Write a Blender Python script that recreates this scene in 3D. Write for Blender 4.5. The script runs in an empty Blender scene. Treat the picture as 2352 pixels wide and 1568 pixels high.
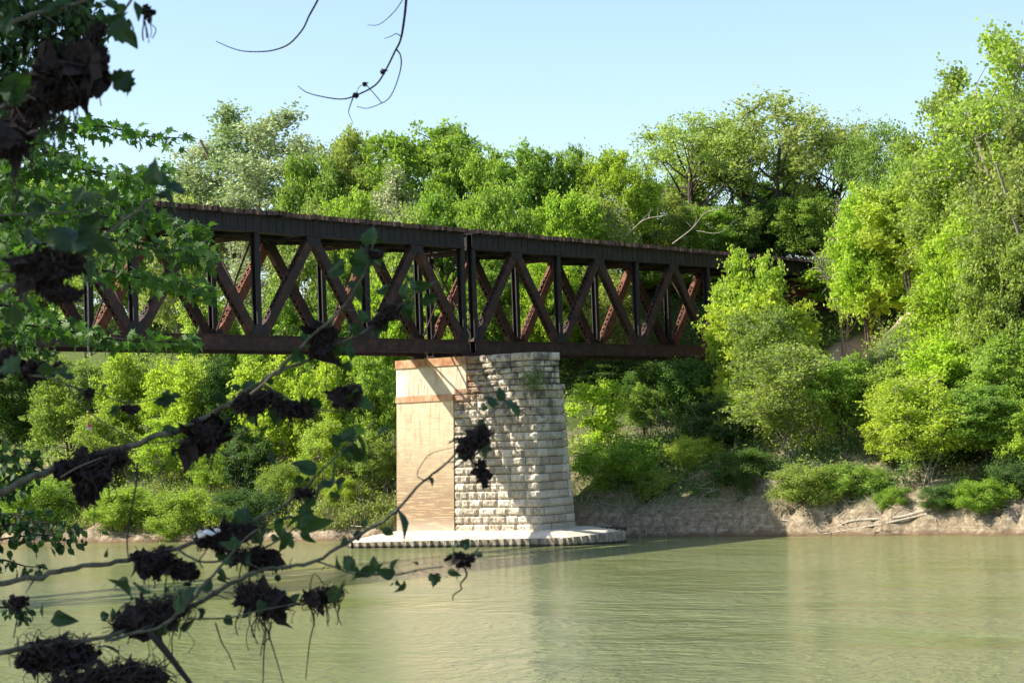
import bpy, math, random
import numpy as np
from mathutils import Vector, Matrix

# ------------------------------------------------------------------ frame of reference
# world x runs along the bridge, y across it (away from camera), z up, water at z = 0
TH = 0.6684
CAM = np.array([4.109*math.sin(TH) - 200*math.cos(TH), -4.109*math.cos(TH) - 200*math.sin(TH), 9.5])
PITCH, ROLL, FPX = 0.0472, 0.0357, 4838.9
PW, PH = 2352.0, 1568.0
def to_world(v):      # camera-level frame (right, forward, up) -> world axes
    r, f, u = v
    return np.array([r*math.sin(TH) + f*math.cos(TH), -r*math.cos(TH) + f*math.sin(TH), u])
Rv = np.array([1, 0, 0.0]); Fv = np.array([0, math.cos(PITCH), math.sin(PITCH)]); Uv = np.array([0, -math.sin(PITCH), math.cos(PITCH)])
cr, sr = math.cos(ROLL), math.sin(ROLL)
AX = to_world(cr*Rv - sr*Uv); AY = to_world(sr*Rv + cr*Uv); AF = to_world(Fv)
def ray(x, y):
    return AF + AX*((x-PW/2)/FPX) - AY*((y-PH/2)/FPX)
def at(x, y, dist):
    return CAM + ray(x, y)*dist
def on_plane(x, y, s):
    v = ray(x, y); return CAM + v*((s-CAM[0])/v[0])

sc = bpy.context.scene
cam = bpy.data.cameras.new("camera"); co = bpy.data.objects.new("camera", cam); sc.collection.objects.link(co)
M = Matrix.Identity(4)
for i in range(3):
    M[i][0] = AX[i]; M[i][1] = AY[i]; M[i][2] = -AF[i]; M[i][3] = CAM[i]
co.matrix_world = M
cam.sensor_width = 36.0; cam.lens = FPX/PW*36.0; cam.clip_start = 0.1; cam.clip_end = 6000
cam.dof.use_dof = True; cam.dof.focus_distance = 200.0; cam.dof.aperture_fstop = 20.0
sc.camera = co

SUN = np.array([-1.0, 1.15, 1.28]); SUN /= np.linalg.norm(SUN)     # towards the sun
ELEV = math.asin(SUN[2]); AZ = math.atan2(SUN[0], SUN[1])
w = bpy.data.worlds.new("World"); sc.world = w; w.use_nodes = True
wn = w.node_tree; bg = wn.nodes["Background"]
sky = wn.nodes.new("ShaderNodeTexSky"); sky.sky_type = 'NISHITA'; sky.sun_disc = False
sky.sun_elevation = ELEV; sky.sun_rotation = AZ; sky.air_density = 1.0; sky.dust_density = 1.0; sky.ozone_density = 1.2
wn.links.new(sky.outputs[0], bg.inputs[0]); bg.inputs[1].default_value = 0.12
sl = bpy.data.lights.new("sun", 'SUN'); sl.energy = 4.8; sl.angle = math.radians(0.53); sl.color = (1.0, 0.93, 0.80)
so = bpy.data.objects.new("sun", sl); sc.collection.objects.link(so)
so.rotation_euler = Vector(-SUN).to_track_quat('-Z', 'Y').to_euler()
sc.view_settings.view_transform = 'Standard'; sc.view_settings.look = 'None'
sc.view_settings.exposure = 1.05; sc.view_settings.gamma = 1.0
sc.cycles.max_bounces = 8; sc.cycles.diffuse_bounces = 3; sc.cycles.transmission_bounces = 6; sc.cycles.transparent_max_bounces = 8
sc.cycles.caustics_reflective = False; sc.cycles.caustics_refractive = False

C = sc.collection
rng = np.random.default_rng(7); random.seed(7)

# ------------------------------------------------------------------ helpers
def tag(o, label=None, cat=None, group=None, kind=None):
    if label: o['label'] = label
    if cat: o['category'] = cat
    if group: o['group'] = group
    if kind: o['kind'] = kind
    return o
def empty(name, loc=(0, 0, 0)):
    o = bpy.data.objects.new(name, None); C.objects.link(o); o.location = loc; return o
class MB:
    """collects quads / tris and links them as one mesh object"""
    def __init__(s): s.v = []; s.f4 = []; s.f3 = []; s.n = 0
    def add(s, v, f):
        v = np.asarray(v, float).reshape(-1, 3); f = np.asarray(f, int)
        (s.f4 if f.shape[1] == 4 else s.f3).append(f + s.n)
        s.v.append(v); s.n += len(v)
    def box(s, lo, hi):
        x0, y0, z0 = lo; x1, y1, z1 = hi
        v = [(x0,y0,z0),(x1,y0,z0),(x1,y1,z0),(x0,y1,z0),(x0,y0,z1),(x1,y0,z1),(x1,y1,z1),(x0,y1,z1)]
        s.add(v, [(3,2,1,0),(4,5,6,7),(0,1,5,4),(1,2,6,5),(2,3,7,6),(3,0,4,7)])
    def hexa(s, v):   # 8 corners, bottom ring then top ring
        s.add(v, [(3,2,1,0),(4,5,6,7),(0,1,5,4),(1,2,6,5),(2,3,7,6),(3,0,4,7)])
    def beam(s, a, b, wside, hup, side=(0, 1, 0), off_s=0.0, off_u=0.0):
        a = np.array(a, float); b = np.array(b, float); d = b-a; d /= np.linalg.norm(d)
        sd = np.array(side, float); sd -= d*(sd@d); sd /= np.linalg.norm(sd); up = np.cross(d, sd)
        o = sd*off_s + up*off_u; S = sd*wside/2; U = up*hup/2
        s.hexa([a+o-S-U, a+o+S-U, a+o+S+U, a+o-S+U, b+o-S-U, b+o+S-U, b+o+S+U, b+o-S+U])
    def tube(s, pts, rad, k=6, cap=True):
        pts = np.asarray(pts, float); n = len(pts); rad = np.broadcast_to(np.asarray(rad, float), (n,))
        t = np.gradient(pts, axis=0); t /= (np.linalg.norm(t, axis=1, keepdims=True)+1e-12)
        ref = np.array([0.31, 0.22, 0.92]); ref = ref if abs(t.mean(0)@ref) < 0.93 else np.array([0.95, 0.1, 0.2])
        u = np.cross(t, ref); u /= (np.linalg.norm(u, axis=1, keepdims=True)+1e-12); v = np.cross(t, u)
        a = np.arange(k)*2*math.pi/k
        ring = pts[:, None, :] + rad[:, None, None]*(u[:, None, :]*np.cos(a)[None, :, None] + v[:, None, :]*np.sin(a)[None, :, None])
        i = np.arange(n-1)[:, None]*k; j = np.arange(k)[None, :]; j2 = (j+1) % k
        f = np.stack([i+j, i+j2, i+k+j2, i+k+j], -1).reshape(-1, 4)
        s.add(ring.reshape(-1, 3), f)
    def build(s, name, mat, parent=None, smooth=False):
        me = bpy.data.meshes.new(name)
        V = np.concatenate(s.v) if s.v else np.zeros((0, 3))
        f4 = np.concatenate(s.f4) if s.f4 else np.zeros((0, 4), int)
        f3 = np.concatenate(s.f3) if s.f3 else np.zeros((0, 3), int)
        me.vertices.add(len(V)); me.vertices.foreach_set("co", V.astype(np.float32).ravel())
        nl = f4.size+f3.size; me.loops.add(nl); me.polygons.add(len(f4)+len(f3))
        me.loops.foreach_set("vertex_index", np.concatenate([f4.ravel(), f3.ravel()]).astype(np.int32))
        st = np.concatenate([np.arange(len(f4))*4, len(f4)*4+np.arange(len(f3))*3]).astype(np.int32)
        me.polygons.foreach_set("loop_start", st)
        me.polygons.foreach_set("use_smooth", np.full(len(st), bool(smooth)))
        me.materials.append(mat); me.update(); me.validate()
        o = bpy.data.objects.new(name, me); C.objects.link(o)
        if parent is not None: o.parent = parent
        return o
def smooth_path(P, n=6):
    P = np.asarray(P, float); out = []
    Q = np.vstack([2*P[0]-P[1], P, 2*P[-1]-P[-2]])
    for i in range(1, len(Q)-2):
        for t in np.linspace(0, 1, n, endpoint=False):
            a, b, c, d = Q[i-1], Q[i], Q[i+1], Q[i+2]
            out.append(0.5*((2*b)+(-a+c)*t+(2*a-5*b+4*c-d)*t*t+(-a+3*b-3*c+d)*t**3))
    out.append(P[-1]); return np.array(out)
def unit(v): return v/(np.linalg.norm(v, axis=-1, keepdims=True)+1e-12)
def leaf_quads(mb, c, nrm, length, width, r):
    """rhombic leaves folded a little; c (n,3), nrm (n,3)"""
    n = len(c); t = unit(np.cross(nrm, unit(r.normal(size=(n, 3))))); b = np.cross(nrm, t)
    L = np.broadcast_to(np.asarray(length, float), (n,))[:, None]; Wd = np.broadcast_to(np.asarray(width, float), (n,))[:, None]
    v = np.stack([c-t*L*.5, c+b*Wd*.5+t*L*.08, c+t*L*.5, c-b*Wd*.5+t*L*.08], 1).reshape(-1, 3)
    f = np.arange(4*n).reshape(n, 4)
    mb.add(v, f)

# ------------------------------------------------------------------ materials
def newmat(name):
    m = bpy.data.materials.new(name); m.use_nodes = True; nt = m.node_tree
    for x in list(nt.nodes): nt.nodes.remove(x)
    out = nt.nodes.new('ShaderNodeOutputMaterial'); return m, nt, out
def nd(nt, typ, **kw):
    x = nt.nodes.new(typ)
    for k, v in kw.items():
        if k.startswith('_'): setattr(x, k[1:], v)
        else: x.inputs[k.replace('~', ' ')].default_value = v
    return x
def noise(nt, scale, detail=4, rough=.55, vec=None, dist=0.0):
    x = nd(nt, 'ShaderNodeTexNoise', Scale=scale, Detail=detail, Roughness=rough, Distortion=dist)
    if vec is not None: nt.links.new(vec, x.inputs['Vector'])
    return x.outputs['Fac']
def ramp(nt, fac, stops):
    x = nt.nodes.new('ShaderNodeValToRGB'); nt.links.new(fac, x.inputs[0]); e = x.color_ramp.elements
    while len(e) < len(stops): e.new(.5)
    for el, (p, c) in zip(e, stops): el.position = p; el.color = (c[0], c[1], c[2], 1) if len(c) == 3 else c
    return x.outputs[0]
def mix(nt, fac, a, b, mode='MIX'):
    x = nt.nodes.new('ShaderNodeMix'); x.data_type = 'RGBA'; x.blend_type = mode
    for sock, v in ((x.inputs[0], fac), (x.inputs[6], a), (x.inputs[7], b)):
        if hasattr(v, 'is_linked') or hasattr(v, 'links'): nt.links.new(v, sock)
        else: sock.default_value = v if isinstance(v, (int, float)) else (*v, 1)
    return x.outputs[2]
def mapping(nt, vec, scale=(1, 1, 1), loc=(0, 0, 0), rot=(0, 0, 0)):
    x = nt.nodes.new('ShaderNodeMapping'); nt.links.new(vec, x.inputs[0])
    x.inputs['Scale'].default_value = scale; x.inputs['Location'].default_value = loc; x.inputs['Rotation'].default_value = rot
    return x.outputs[0]
def mathn(nt, op, a, b=0.0, clamp=False):
    x = nt.nodes.new('ShaderNodeMath'); x.operation = op; x.use_clamp = clamp
    for s_, v in ((x.inputs[0], a), (x.inputs[1], b)):
        if hasattr(v, 'links'): nt.links.new(v, s_)
        else: s_.default_value = v
    return x.outputs[0]
def sstep(nt, v, a, b):
    x = nt.nodes.new('ShaderNodeMapRange'); x.interpolation_type = 'SMOOTHSTEP'; nt.links.new(v, x.inputs[0])
    x.inputs[1].default_value = a; x.inputs[2].default_value = b; return x.outputs[0]
def geo_pos(nt): return nt.nodes.new('ShaderNodeNewGeometry').outputs['Position']
def xyz(nt, vec):
    x = nt.nodes.new('ShaderNodeSeparateXYZ'); nt.links.new(vec, x.inputs[0]); return x.outputs
def surf(nt, out, col, rough=.8, spec=.3, bump=None, bstr=.3, bdist=.05, metal=0.0):
    p = nt.nodes.new('ShaderNodeBsdfPrincipled')
    if hasattr(col, 'links'): nt.links.new(col, p.inputs['Base Color'])
    else: p.inputs['Base Color'].default_value = (*col, 1)
    if hasattr(rough, 'links'): nt.links.new(rough, p.inputs['Roughness'])
    else: p.inputs['Roughness'].default_value = rough
    p.inputs['Specular IOR Level'].default_value = spec; p.inputs['Metallic'].default_value = metal
    if bump is not None:
        b = nt.nodes.new('ShaderNodeBump'); b.inputs['Strength'].default_value = bstr; b.inputs['Distance'].default_value = bdist
        nt.links.new(bump, b.inputs['Height']); nt.links.new(b.outputs[0], p.inputs['Normal'])
    nt.links.new(p.outputs[0], out.inputs[0]); return p
def leaf_mat(name, dark, light, trans=.52, tint=(1.15, 1.25, .5), rough=.55, spec=.25, nscale=.35):
    m, nt, out = newmat(name); pos = geo_pos(nt)
    oi = nt.nodes.new('ShaderNodeObjectInfo')
    n1 = noise(nt, nscale, 3, .6, pos); n2 = noise(nt, 6.0, 1, .5, pos)
    f = mathn(nt, 'ADD', mathn(nt, 'MULTIPLY', n1, .8), mathn(nt, 'MULTIPLY', n2, .45))
    f = mathn(nt, 'ADD', f, mathn(nt, 'MULTIPLY', oi.outputs['Random'], .25)); isl = nt.nodes.new('ShaderNodeNewGeometry').outputs['Random Per Island']; f = mathn(nt, 'ADD', f, mathn(nt, 'MULTIPLY', mathn(nt, 'SUBTRACT', isl, .5), .35))
    f = sstep(nt, f, .45, 1.0)
    col = mix(nt, f, dark, light)
    col = mix(nt, mathn(nt, 'MULTIPLY', mathn(nt, 'FRACT', mathn(nt, 'MULTIPLY', oi.outputs['Random'], 7.3)), .8), col, mix(nt, 1.0, col, (1.10, .90, 1.35), 'MULTIPLY'))
    p = surf(nt, out, col, rough, spec)
    tr = nt.nodes.new('ShaderNodeBsdfTranslucent'); tc = mix(nt, 1.0, col, tint, 'MULTIPLY'); nt.links.new(tc, tr.inputs[0])
    ms = nt.nodes.new('ShaderNodeMixShader'); ms.inputs[0].default_value = trans
    nt.links.new(p.outputs[0], ms.inputs[1]); nt.links.new(tr.outputs[0], ms.inputs[2]); nt.links.new(ms.outputs[0], out.inputs[0])
    return m
MAT = {}
MAT['leaf'] = leaf_mat('spring green leaves', (.15, .26, .050), (.34, .50, .085))
MAT['leaf_yellow'] = leaf_mat('yellow green leaves', (.22, .36, .045), (.49, .64, .080))
MAT['leaf_silver'] = leaf_mat('silvery cottonwood leaves', (.20, .30, .11), (.52, .61, .30), .3, (1.0, 1.1, .6))
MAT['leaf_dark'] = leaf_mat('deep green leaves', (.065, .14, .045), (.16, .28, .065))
MAT['leaf_pale'] = leaf_mat('pale olive leaves', (.17, .26, .055), (.40, .52, .12))
MAT['leaf_maple'] = leaf_mat('maple leaves', (.030, .085, .018), (.085, .19, .028), .42, (1.1, 1.3, .4), nscale=3)
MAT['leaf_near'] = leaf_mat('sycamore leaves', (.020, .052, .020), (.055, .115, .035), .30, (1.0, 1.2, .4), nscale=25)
MAT['grass'] = leaf_mat('bank grass', (.10, .16, .035), (.27, .30, .09), .3, nscale=.5)
def bark(name, a, b, scale=6):
    m, nt, out = newmat(name); pos = geo_pos(nt); v = mapping(nt, pos, (1, 1, .25))
    n = noise(nt, scale, 4, .6, v); surf(nt, out, ramp(nt, n, [(.3, a), (.7, b)]), .9, .15, n, .6, .03); return m
MAT['bark'] = bark('grey brown bark', (.035, .028, .022), (.12, .10, .08))
MAT['bark_pale'] = bark('pale bark', (.13, .12, .09), (.33, .30, .24))
MAT['dead'] = bark('bleached dead wood', (.22, .18, .13), (.50, .44, .36))
MAT['twig'] = bark('dark twig bark', (.022, .018, .016), (.06, .05, .04), 80)
MAT['branch'] = bark('olive branch bark', (.06, .06, .045), (.16, .16, .12), 60)
# rusty riveted steel
m, nt, out = newmat('rusty bridge steel'); pos = geo_pos(nt)
n1 = noise(nt, 1.3, 6, .65, pos); n2 = noise(nt, 14, 4, .6, pos); vstreak = noise(nt, 5, 3, .6, mapping(nt, pos, (1, 1, .08)))
c = ramp(nt, n1, [(.30, (.016, .009, .010)), (.52, (.042, .018, .015)), (.78, (.14, .055, .034))])
c = mix(nt, sstep(nt, n2, .45, .75), c, (.05, .030, .030)); c = mix(nt, mathn(nt, 'MULTIPLY', sstep(nt, vstreak, .5, .7), .5), c, (.022, .016, .020))
surf(nt, out, c, .75, .35, n2, .4, .01); MAT['rust'] = m
m, nt, out = newmat('rust with sunlight painted in'); pos = geo_pos(nt)  # brighter orange paints the sunlight caught by the far lacing
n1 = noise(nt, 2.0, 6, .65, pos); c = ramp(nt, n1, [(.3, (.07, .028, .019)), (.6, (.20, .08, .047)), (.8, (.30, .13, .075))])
surf(nt, out, c, .8, .25, n1, .3, .01); MAT['rust_sunlit'] = m
m, nt, out = newmat('dark girder steel'); pos = geo_pos(nt)
n1 = noise(nt, 1.5, 5, .6, pos); vs = noise(nt, 7, 3, .6, mapping(nt, pos, (1, 1, .05)))
c = ramp(nt, vs, [(.35, (.007, .006, .008)), (.6, (.016, .011, .012)), (.8, (.042, .021, .017))]); c = mix(nt, sstep(nt, n1, .4, .8), c, (.03, .022, .026))
surf(nt, out, c, .7, .4, n1, .3, .01); MAT['girder'] = m
def wood(name, a, b):
    m, nt, out = newmat(name); pos = geo_pos(nt); n = noise(nt, 8, 3, .6, pos)
    oi = nt.nodes.new('ShaderNodeObjectInfo'); k = mathn(nt, 'ADD', mathn(nt, 'MULTIPLY', n, .5), mathn(nt, 'MULTIPLY', oi.outputs['Random'], .7))
    surf(nt, out, ramp(nt, k, [(.25, a), (.85, b)]), .9, .2); return m
m, nt, out = newmat('creosoted timber'); pos = geo_pos(nt); n = noise(nt, 8, 3, .6, pos)
oi = nt.nodes.new('ShaderNodeObjectInfo'); ii = nt.nodes.new('ShaderNodeNewGeometry').outputs['Random Per Island']
k = mathn(nt, 'FRACT', mathn(nt, 'ADD', oi.outputs['Random'], ii)); k = mathn(nt, 'ADD', mathn(nt, 'MULTIPLY', n, .3), mathn(nt, 'MULTIPLY', k, .8))
endc = ramp(nt, k, [(.25, (.03, .018, .016)), (.55, (.12, .062, .045)), (.85, (.36, .20, .13))])
ny = mathn(nt, 'ABSOLUTE', xyz(nt, nt.nodes.new('ShaderNodeNewGeometry').outputs['True Normal'])[1])
surf(nt, out, mix(nt, sstep(nt, ny, .6, .8), (.012, .010, .011), endc), .9, .15); MAT['tie'] = m
# limestone blocks
m, nt, out = newmat('weathered limestone'); pos = geo_pos(nt); X, Y, Z = xyz(nt, pos)
n1 = noise(nt, .9, 5, .6, pos); n2 = noise(nt, 9, 6, .7, pos); n3 = noise(nt, .35, 3, .5, pos)
isl = nt.nodes.new('ShaderNodeNewGeometry').outputs['Random Per Island']
c = ramp(nt, mathn(nt, 'ADD', mathn(nt, 'MULTIPLY', n2, .7), mathn(nt, 'MULTIPLY', isl, .3)), [(.25, (.23, .19, .14)), (.5, (.46, .405, .32)), (.75, (.68, .62, .52))])
dk = mathn(nt, 'MULTIPLY', sstep(nt, n1, .46, .62), sstep(nt, mathn(nt, 'ADD', Z, mathn(nt, 'MULTIPLY', n3, 5)), 9, 17))
c = mix(nt, mathn(nt, 'MULTIPLY', dk, .8), c, (.085, .075, .070))
# rust staining beside the concrete jacket near the top
st = mathn(nt, 'MULTIPLY', sstep(nt, Z, 12.2, 14.5), sstep(nt, mathn(nt, 'ADD', Y, mathn(nt, 'MULTIPLY', n1, 3)), -2.4, 1.0))
c = mix(nt, mathn(nt, 'MULTIPLY', st, .75), c, (.30, .13, .065))
c = mix(nt, mathn(nt, 'MULTIPLY', sstep(nt, Z, 3.2, 1.2), .3), c, (.42, .36, .27))
surf(nt, out, c, .92, .15, n2, .9, .06); MAT['stone'] = m
m, nt, out = newmat('dark mortar'); pos = geo_pos(nt); surf(nt, out, ramp(nt, noise(nt, 4, 3, .6, pos), [(.3, (.025, .022, .02)), (.7, (.07, .06, .05))]), .95, .1); MAT['mortar'] = m
# concrete jacket : cream, flood-stained brown towards the foot, faint board marks
m, nt, out = newmat('stained board-marked concrete'); pos = geo_pos(nt); X, Y, Z = xyz(nt, pos)
hs = noise(nt, 3, 4, .65, mapping(nt, pos, (.06, .06, 2.6))); hf = noise(nt, 14, 3, .6, mapping(nt, pos, (.05, .05, 2.2))); bl = noise(nt, .7, 5, .6, pos)
hs = noise(nt, 3, 4, .65, mapping(nt, pos, (.16, .16, 2.8)))
tone = sstep(nt, mathn(nt, 'ADD', Z, mathn(nt, 'MULTIPLY', noise(nt, 1.6, 4, .6, mapping(nt, pos, (.5, .5, 1))), 4.5)), 4.5, 16.0)
c = mix(nt, tone, (.25, .17, .105), (.60, .50, .34))
c = mix(nt, mathn(nt, 'MULTIPLY', sstep(nt, hs, .52, .58), .55), c, (.60, .45, .26))
c = mix(nt, mathn(nt, 'MULTIPLY', sstep(nt, hf, .54, .62), .6), c, (.26, .18, .12))
c = mix(nt, mathn(nt, 'MULTIPLY', sstep(nt, noise(nt, 1.4, 5, .7, mapping(nt, pos, (1, 1, .45))), .52, .66), .42), c, (.27, .21, .15))
c = mix(nt, mathn(nt, 'MULTIPLY', sstep(nt, Z, 3.0, 1.0), .5), c, (.55, .49, .40))
vr = noise(nt, 2.6, 4, .6, mapping(nt, pos, (1, 1, .07))); c = mix(nt, mathn(nt, 'MULTIPLY', mathn(nt, 'MULTIPLY', sstep(nt, vr, .53, .64), sstep(nt, Z, 6.0, 13.5)), .65), c, (.34, .18, .085))
surf(nt, out, c, .9, .15, hf, .35, .02); MAT['concrete'] = m
m, nt, out = newmat('whitewashed concrete with rust runs'); pos = geo_pos(nt); X, Y, Z = xyz(nt, pos)
n1 = noise(nt, 1.1, 5, .6, pos); run = noise(nt, 3.2, 3, .6, mapping(nt, pos, (1, 1, .10)))
c = ramp(nt, n1, [(.3, (.46, .38, .27)), (.6, (.56, .50, .39))])
wh = mathn(nt, 'MULTIPLY', sstep(nt, mathn(nt, 'ADD', Y, mathn(nt, 'MULTIPLY', n1, 4)), 7.6, 9.6), sstep(nt, run, .42, .50))
c = mix(nt, wh, c, (.82, .80, .74))
c = mix(nt, mathn(nt, 'MULTIPLY', sstep(nt, run, .56, .68), .7), c, (.36, .17, .08))
surf(nt, out, c, .9, .15, n1, .2, .02); MAT['whitewash'] = m
m, nt, out = newmat('rust stained concrete'); pos = geo_pos(nt)
n1 = noise(nt, 1.2, 5, .65, pos); run = noise(nt, 4, 3, .6, mapping(nt, pos, (1, 1, .25)))
c = ramp(nt, n1, [(.32, (.34, .15, .075)), (.55, (.46, .29, .17)), (.75, (.60, .50, .36))]); c = mix(nt, mathn(nt, 'MULTIPLY', sstep(nt, run, .5, .65), .5), c, (.30, .12, .06))
surf(nt, out, c, .9, .15, n1, .2, .02); MAT['rustcrete'] = m
m, nt, out = newmat('footing concrete'); pos = geo_pos(nt); n1 = noise(nt, .8, 5, .65, pos)
n2 = noise(nt, 3.5, 5, .7, pos); c = ramp(nt, n1, [(.3, (.46, .39, .29)), (.7, (.72, .64, .51))]); c = mix(nt, mathn(nt, 'MULTIPLY', sstep(nt, n2, .54, .66), .5), c, (.28, .22, .15))
surf(nt, out, c, .9, .2, n2, .4, .04); MAT['footing'] = m
m, nt, out = newmat('weathered sheet piling'); pos = geo_pos(nt); n1 = noise(nt, 2.5, 5, .65, mapping(nt, pos, (1, 1, .4)))
Z = xyz(nt, pos)[2]; c = ramp(nt, n1, [(.3, (.12, .10, .08)), (.55, (.34, .30, .23)), (.75, (.48, .44, .35))])
c = mix(nt, mathn(nt, 'MULTIPLY', sstep(nt, noise(nt, 4, 3, .6, mapping(nt, pos, (1, 1, .15))), .52, .66), .6), c, (.22, .11, .06)); c = mix(nt, sstep(nt, mathn(nt, 'ADD', Z, mathn(nt, 'MULTIPLY', n1, .2)), .38, .2), c, (.05, .045, .035))
surf(nt, out, c, .85, .25, n1, .3, .02); MAT['piling'] = m
m, nt, out = newmat('dark timber wale'); pos = geo_pos(nt); n1 = noise(nt, 2.5, 4, .65, pos)
surf(nt, out, ramp(nt, n1, [(.3, (.018, .02, .022)), (.7, (.05, .05, .05))]), .8, .2); MAT['wale'] = m
# ground : tan soil, greener away from the cut bank
m, nt, out = newmat('bank soil'); pos = geo_pos(nt); X, Y, Z = xyz(nt, pos)
n1 = noise(nt, .18, 5, .6, pos); n2 = noise(nt, 1.6, 6, .7, pos); n3 = noise(nt, 7, 4, .7, pos); lay = noise(nt, 2, 4, .6, mapping(nt, pos, (.15, .15, 2.2)))
soil = ramp(nt, n2, [(.28, (.11, .082, .055)), (.5, (.27, .215, .145)), (.72, (.48, .41, .30))])
soil = mix(nt, mathn(nt, 'MULTIPLY', sstep(nt, lay, .5, .62), .5), soil, (.16, .105, .07))
wet = sstep(nt, mathn(nt, 'ADD', Z, mathn(nt, 'MULTIPLY', n2, .4)), .9, .15); soil = mix(nt, wet, soil, (.13, .085, .05))
veg = ramp(nt, n3, [(.3, (.035, .055, .015)), (.6, (.10, .13, .04)), (.8, (.22, .19, .10))])
g = mathn(nt, 'MULTIPLY', sstep(nt, mathn(nt, 'ADD', n1, mathn(nt, 'MULTIPLY', n2, .5)), .68, .82), sstep(nt, Z, 1.8, 4.0))
g = mathn(nt, 'MAXIMUM', g, sstep(nt, Z, 8.5, 12.0))
bx = mathn(nt, 'SUBTRACT', X, 53.0); by = mathn(nt, 'SUBTRACT', Y, -14.5)
rr = mathn(nt, 'SQRT', mathn(nt, 'ADD', mathn(nt, 'MULTIPLY', bx, bx), mathn(nt, 'MULTIPLY', by, by)))
bare = sstep(nt, rr, 13.5, 10.5); g = mathn(nt, 'MULTIPLY', g, mathn(nt, 'SUBTRACT', 1.0, bare))
c = mix(nt, g, soil, veg); c = mix(nt, mathn(nt, 'MULTIPLY', bare, .7), c, (.60, .43, .33))
surf(nt, out, c, .95, .1, n2, .8, .25); MAT['soil'] = m
# water
m, nt, out = newmat('muddy green river water'); pos = geo_pos(nt)
v3 = mapping(nt, pos, (.045, .016, 1), rot=(0, 0, .2))
w1 = noise(nt, .30, 3, .55, pos, .3); w2 = noise(nt, 1.3, 4, .6, pos, .4); w3 = noise(nt, 1, 4, .6, v3, 1.0); w4 = noise(nt, 3.4, 4, .65, pos)
gust = sstep(nt, w3, .42, .56)
h = mathn(nt, 'ADD', mathn(nt, 'MULTIPLY', w1, .38), mathn(nt, 'MULTIPLY', w2, mathn(nt, 'ADD', mathn(nt, 'MULTIPLY', gust, .26), .12)))
h = mathn(nt, 'ADD', h, mathn(nt, 'MULTIPLY', w4, mathn(nt, 'ADD', mathn(nt, 'MULTIPLY', gust, .10), .02)))
c = mix(nt, w3, (.12, .145, .036), (.24, .255, .12))
p = surf(nt, out, c, .07, .5, h, 1.0, 1.0); p.inputs['IOR'].default_value = 1.33; MAT['water'] = m
def plain(name, col, rough=.6, spec=.4):
    m, nt, out = newmat(name); n = noise(nt, 30, 3, .6, geo_pos(nt)); c = mix(nt, mathn(nt, 'MULTIPLY', n, .4), col, tuple(x*.6 for x in col)); surf(nt, out, c, rough, spec); return m
MAT['debris'] = plain('dry flood debris', (.050, .042, .040), .9, .1)
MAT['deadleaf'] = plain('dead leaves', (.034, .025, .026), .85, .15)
MAT['straw'] = plain('dry grass stems', (.20, .17, .13), .9, .1)
MAT['red'] = plain('red plastic', (.65, .03, .03), .3, .5); MAT['white'] = plain('white plastic', (.75, .76, .78), .4, .5)
MAT['line'] = plain('nylon line', (.45, .45, .42), .4, .5)

# ------------------------------------------------------------------ terrain
SHQ = np.array([-400, -120, -49, -29, -16, 16, 65, 150, 400.]); SHS = np.array([60, 20, 13, 12, 10.5, 4.4, -3, -14, -40.])
def vnoise(x, y, seed=0):
    xi = np.floor(x).astype(np.int64); yi = np.floor(y).astype(np.int64); fx = x-xi; fy = y-yi
    fx = fx*fx*(3-2*fx); fy = fy*fy*(3-2*fy)
    def h(a, b):
        n = (a*374761393 + b*668265263 + seed*1274126177) & 0xFFFFFFFF
        n = ((n ^ (n >> 13))*1274126177) & 0xFFFFFFFF
        return ((n ^ (n >> 16)) & 0xFFFF)/65535.0
    return (h(xi, yi)*(1-fx)+h(xi+1, yi)*fx)*(1-fy) + (h(xi, yi+1)*(1-fx)+h(xi+1, yi+1)*fx)*fy
def fbm(x, y, oct=4, seed=0):
    s = 0; a = .5; t = 0
    for k in range(oct):
        s = s + a*vnoise(x*2**k, y*2**k, seed+k*17); t += a; a *= .5
    return s/t - .5
UR = [-14, -3, 0, .6, 1.6, 5, 10, 20, 30, 40, 48, 62, 90, 300]; HR = [-4, -1.6, -.05, 1.8, 2.8, 5.6, 7.6, 8.4, 11, 13.5, 16, 26, 30, 34]
UL = [-14, -3, 0, .7, 5, 12, 22, 36, 50, 80, 300]; HL = [-4, -1.6, -.05, .8, 2.4, 5.0, 10, 19, 27, 31, 34]
UF = [-14, -3, 0, .7, 2.5, 8, 20, 32, 48, 90, 300]; HF = [-4, -1.6, -.05, 1.7, 3.0, 5.4, 11, 20, 28, 31, 35]
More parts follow.
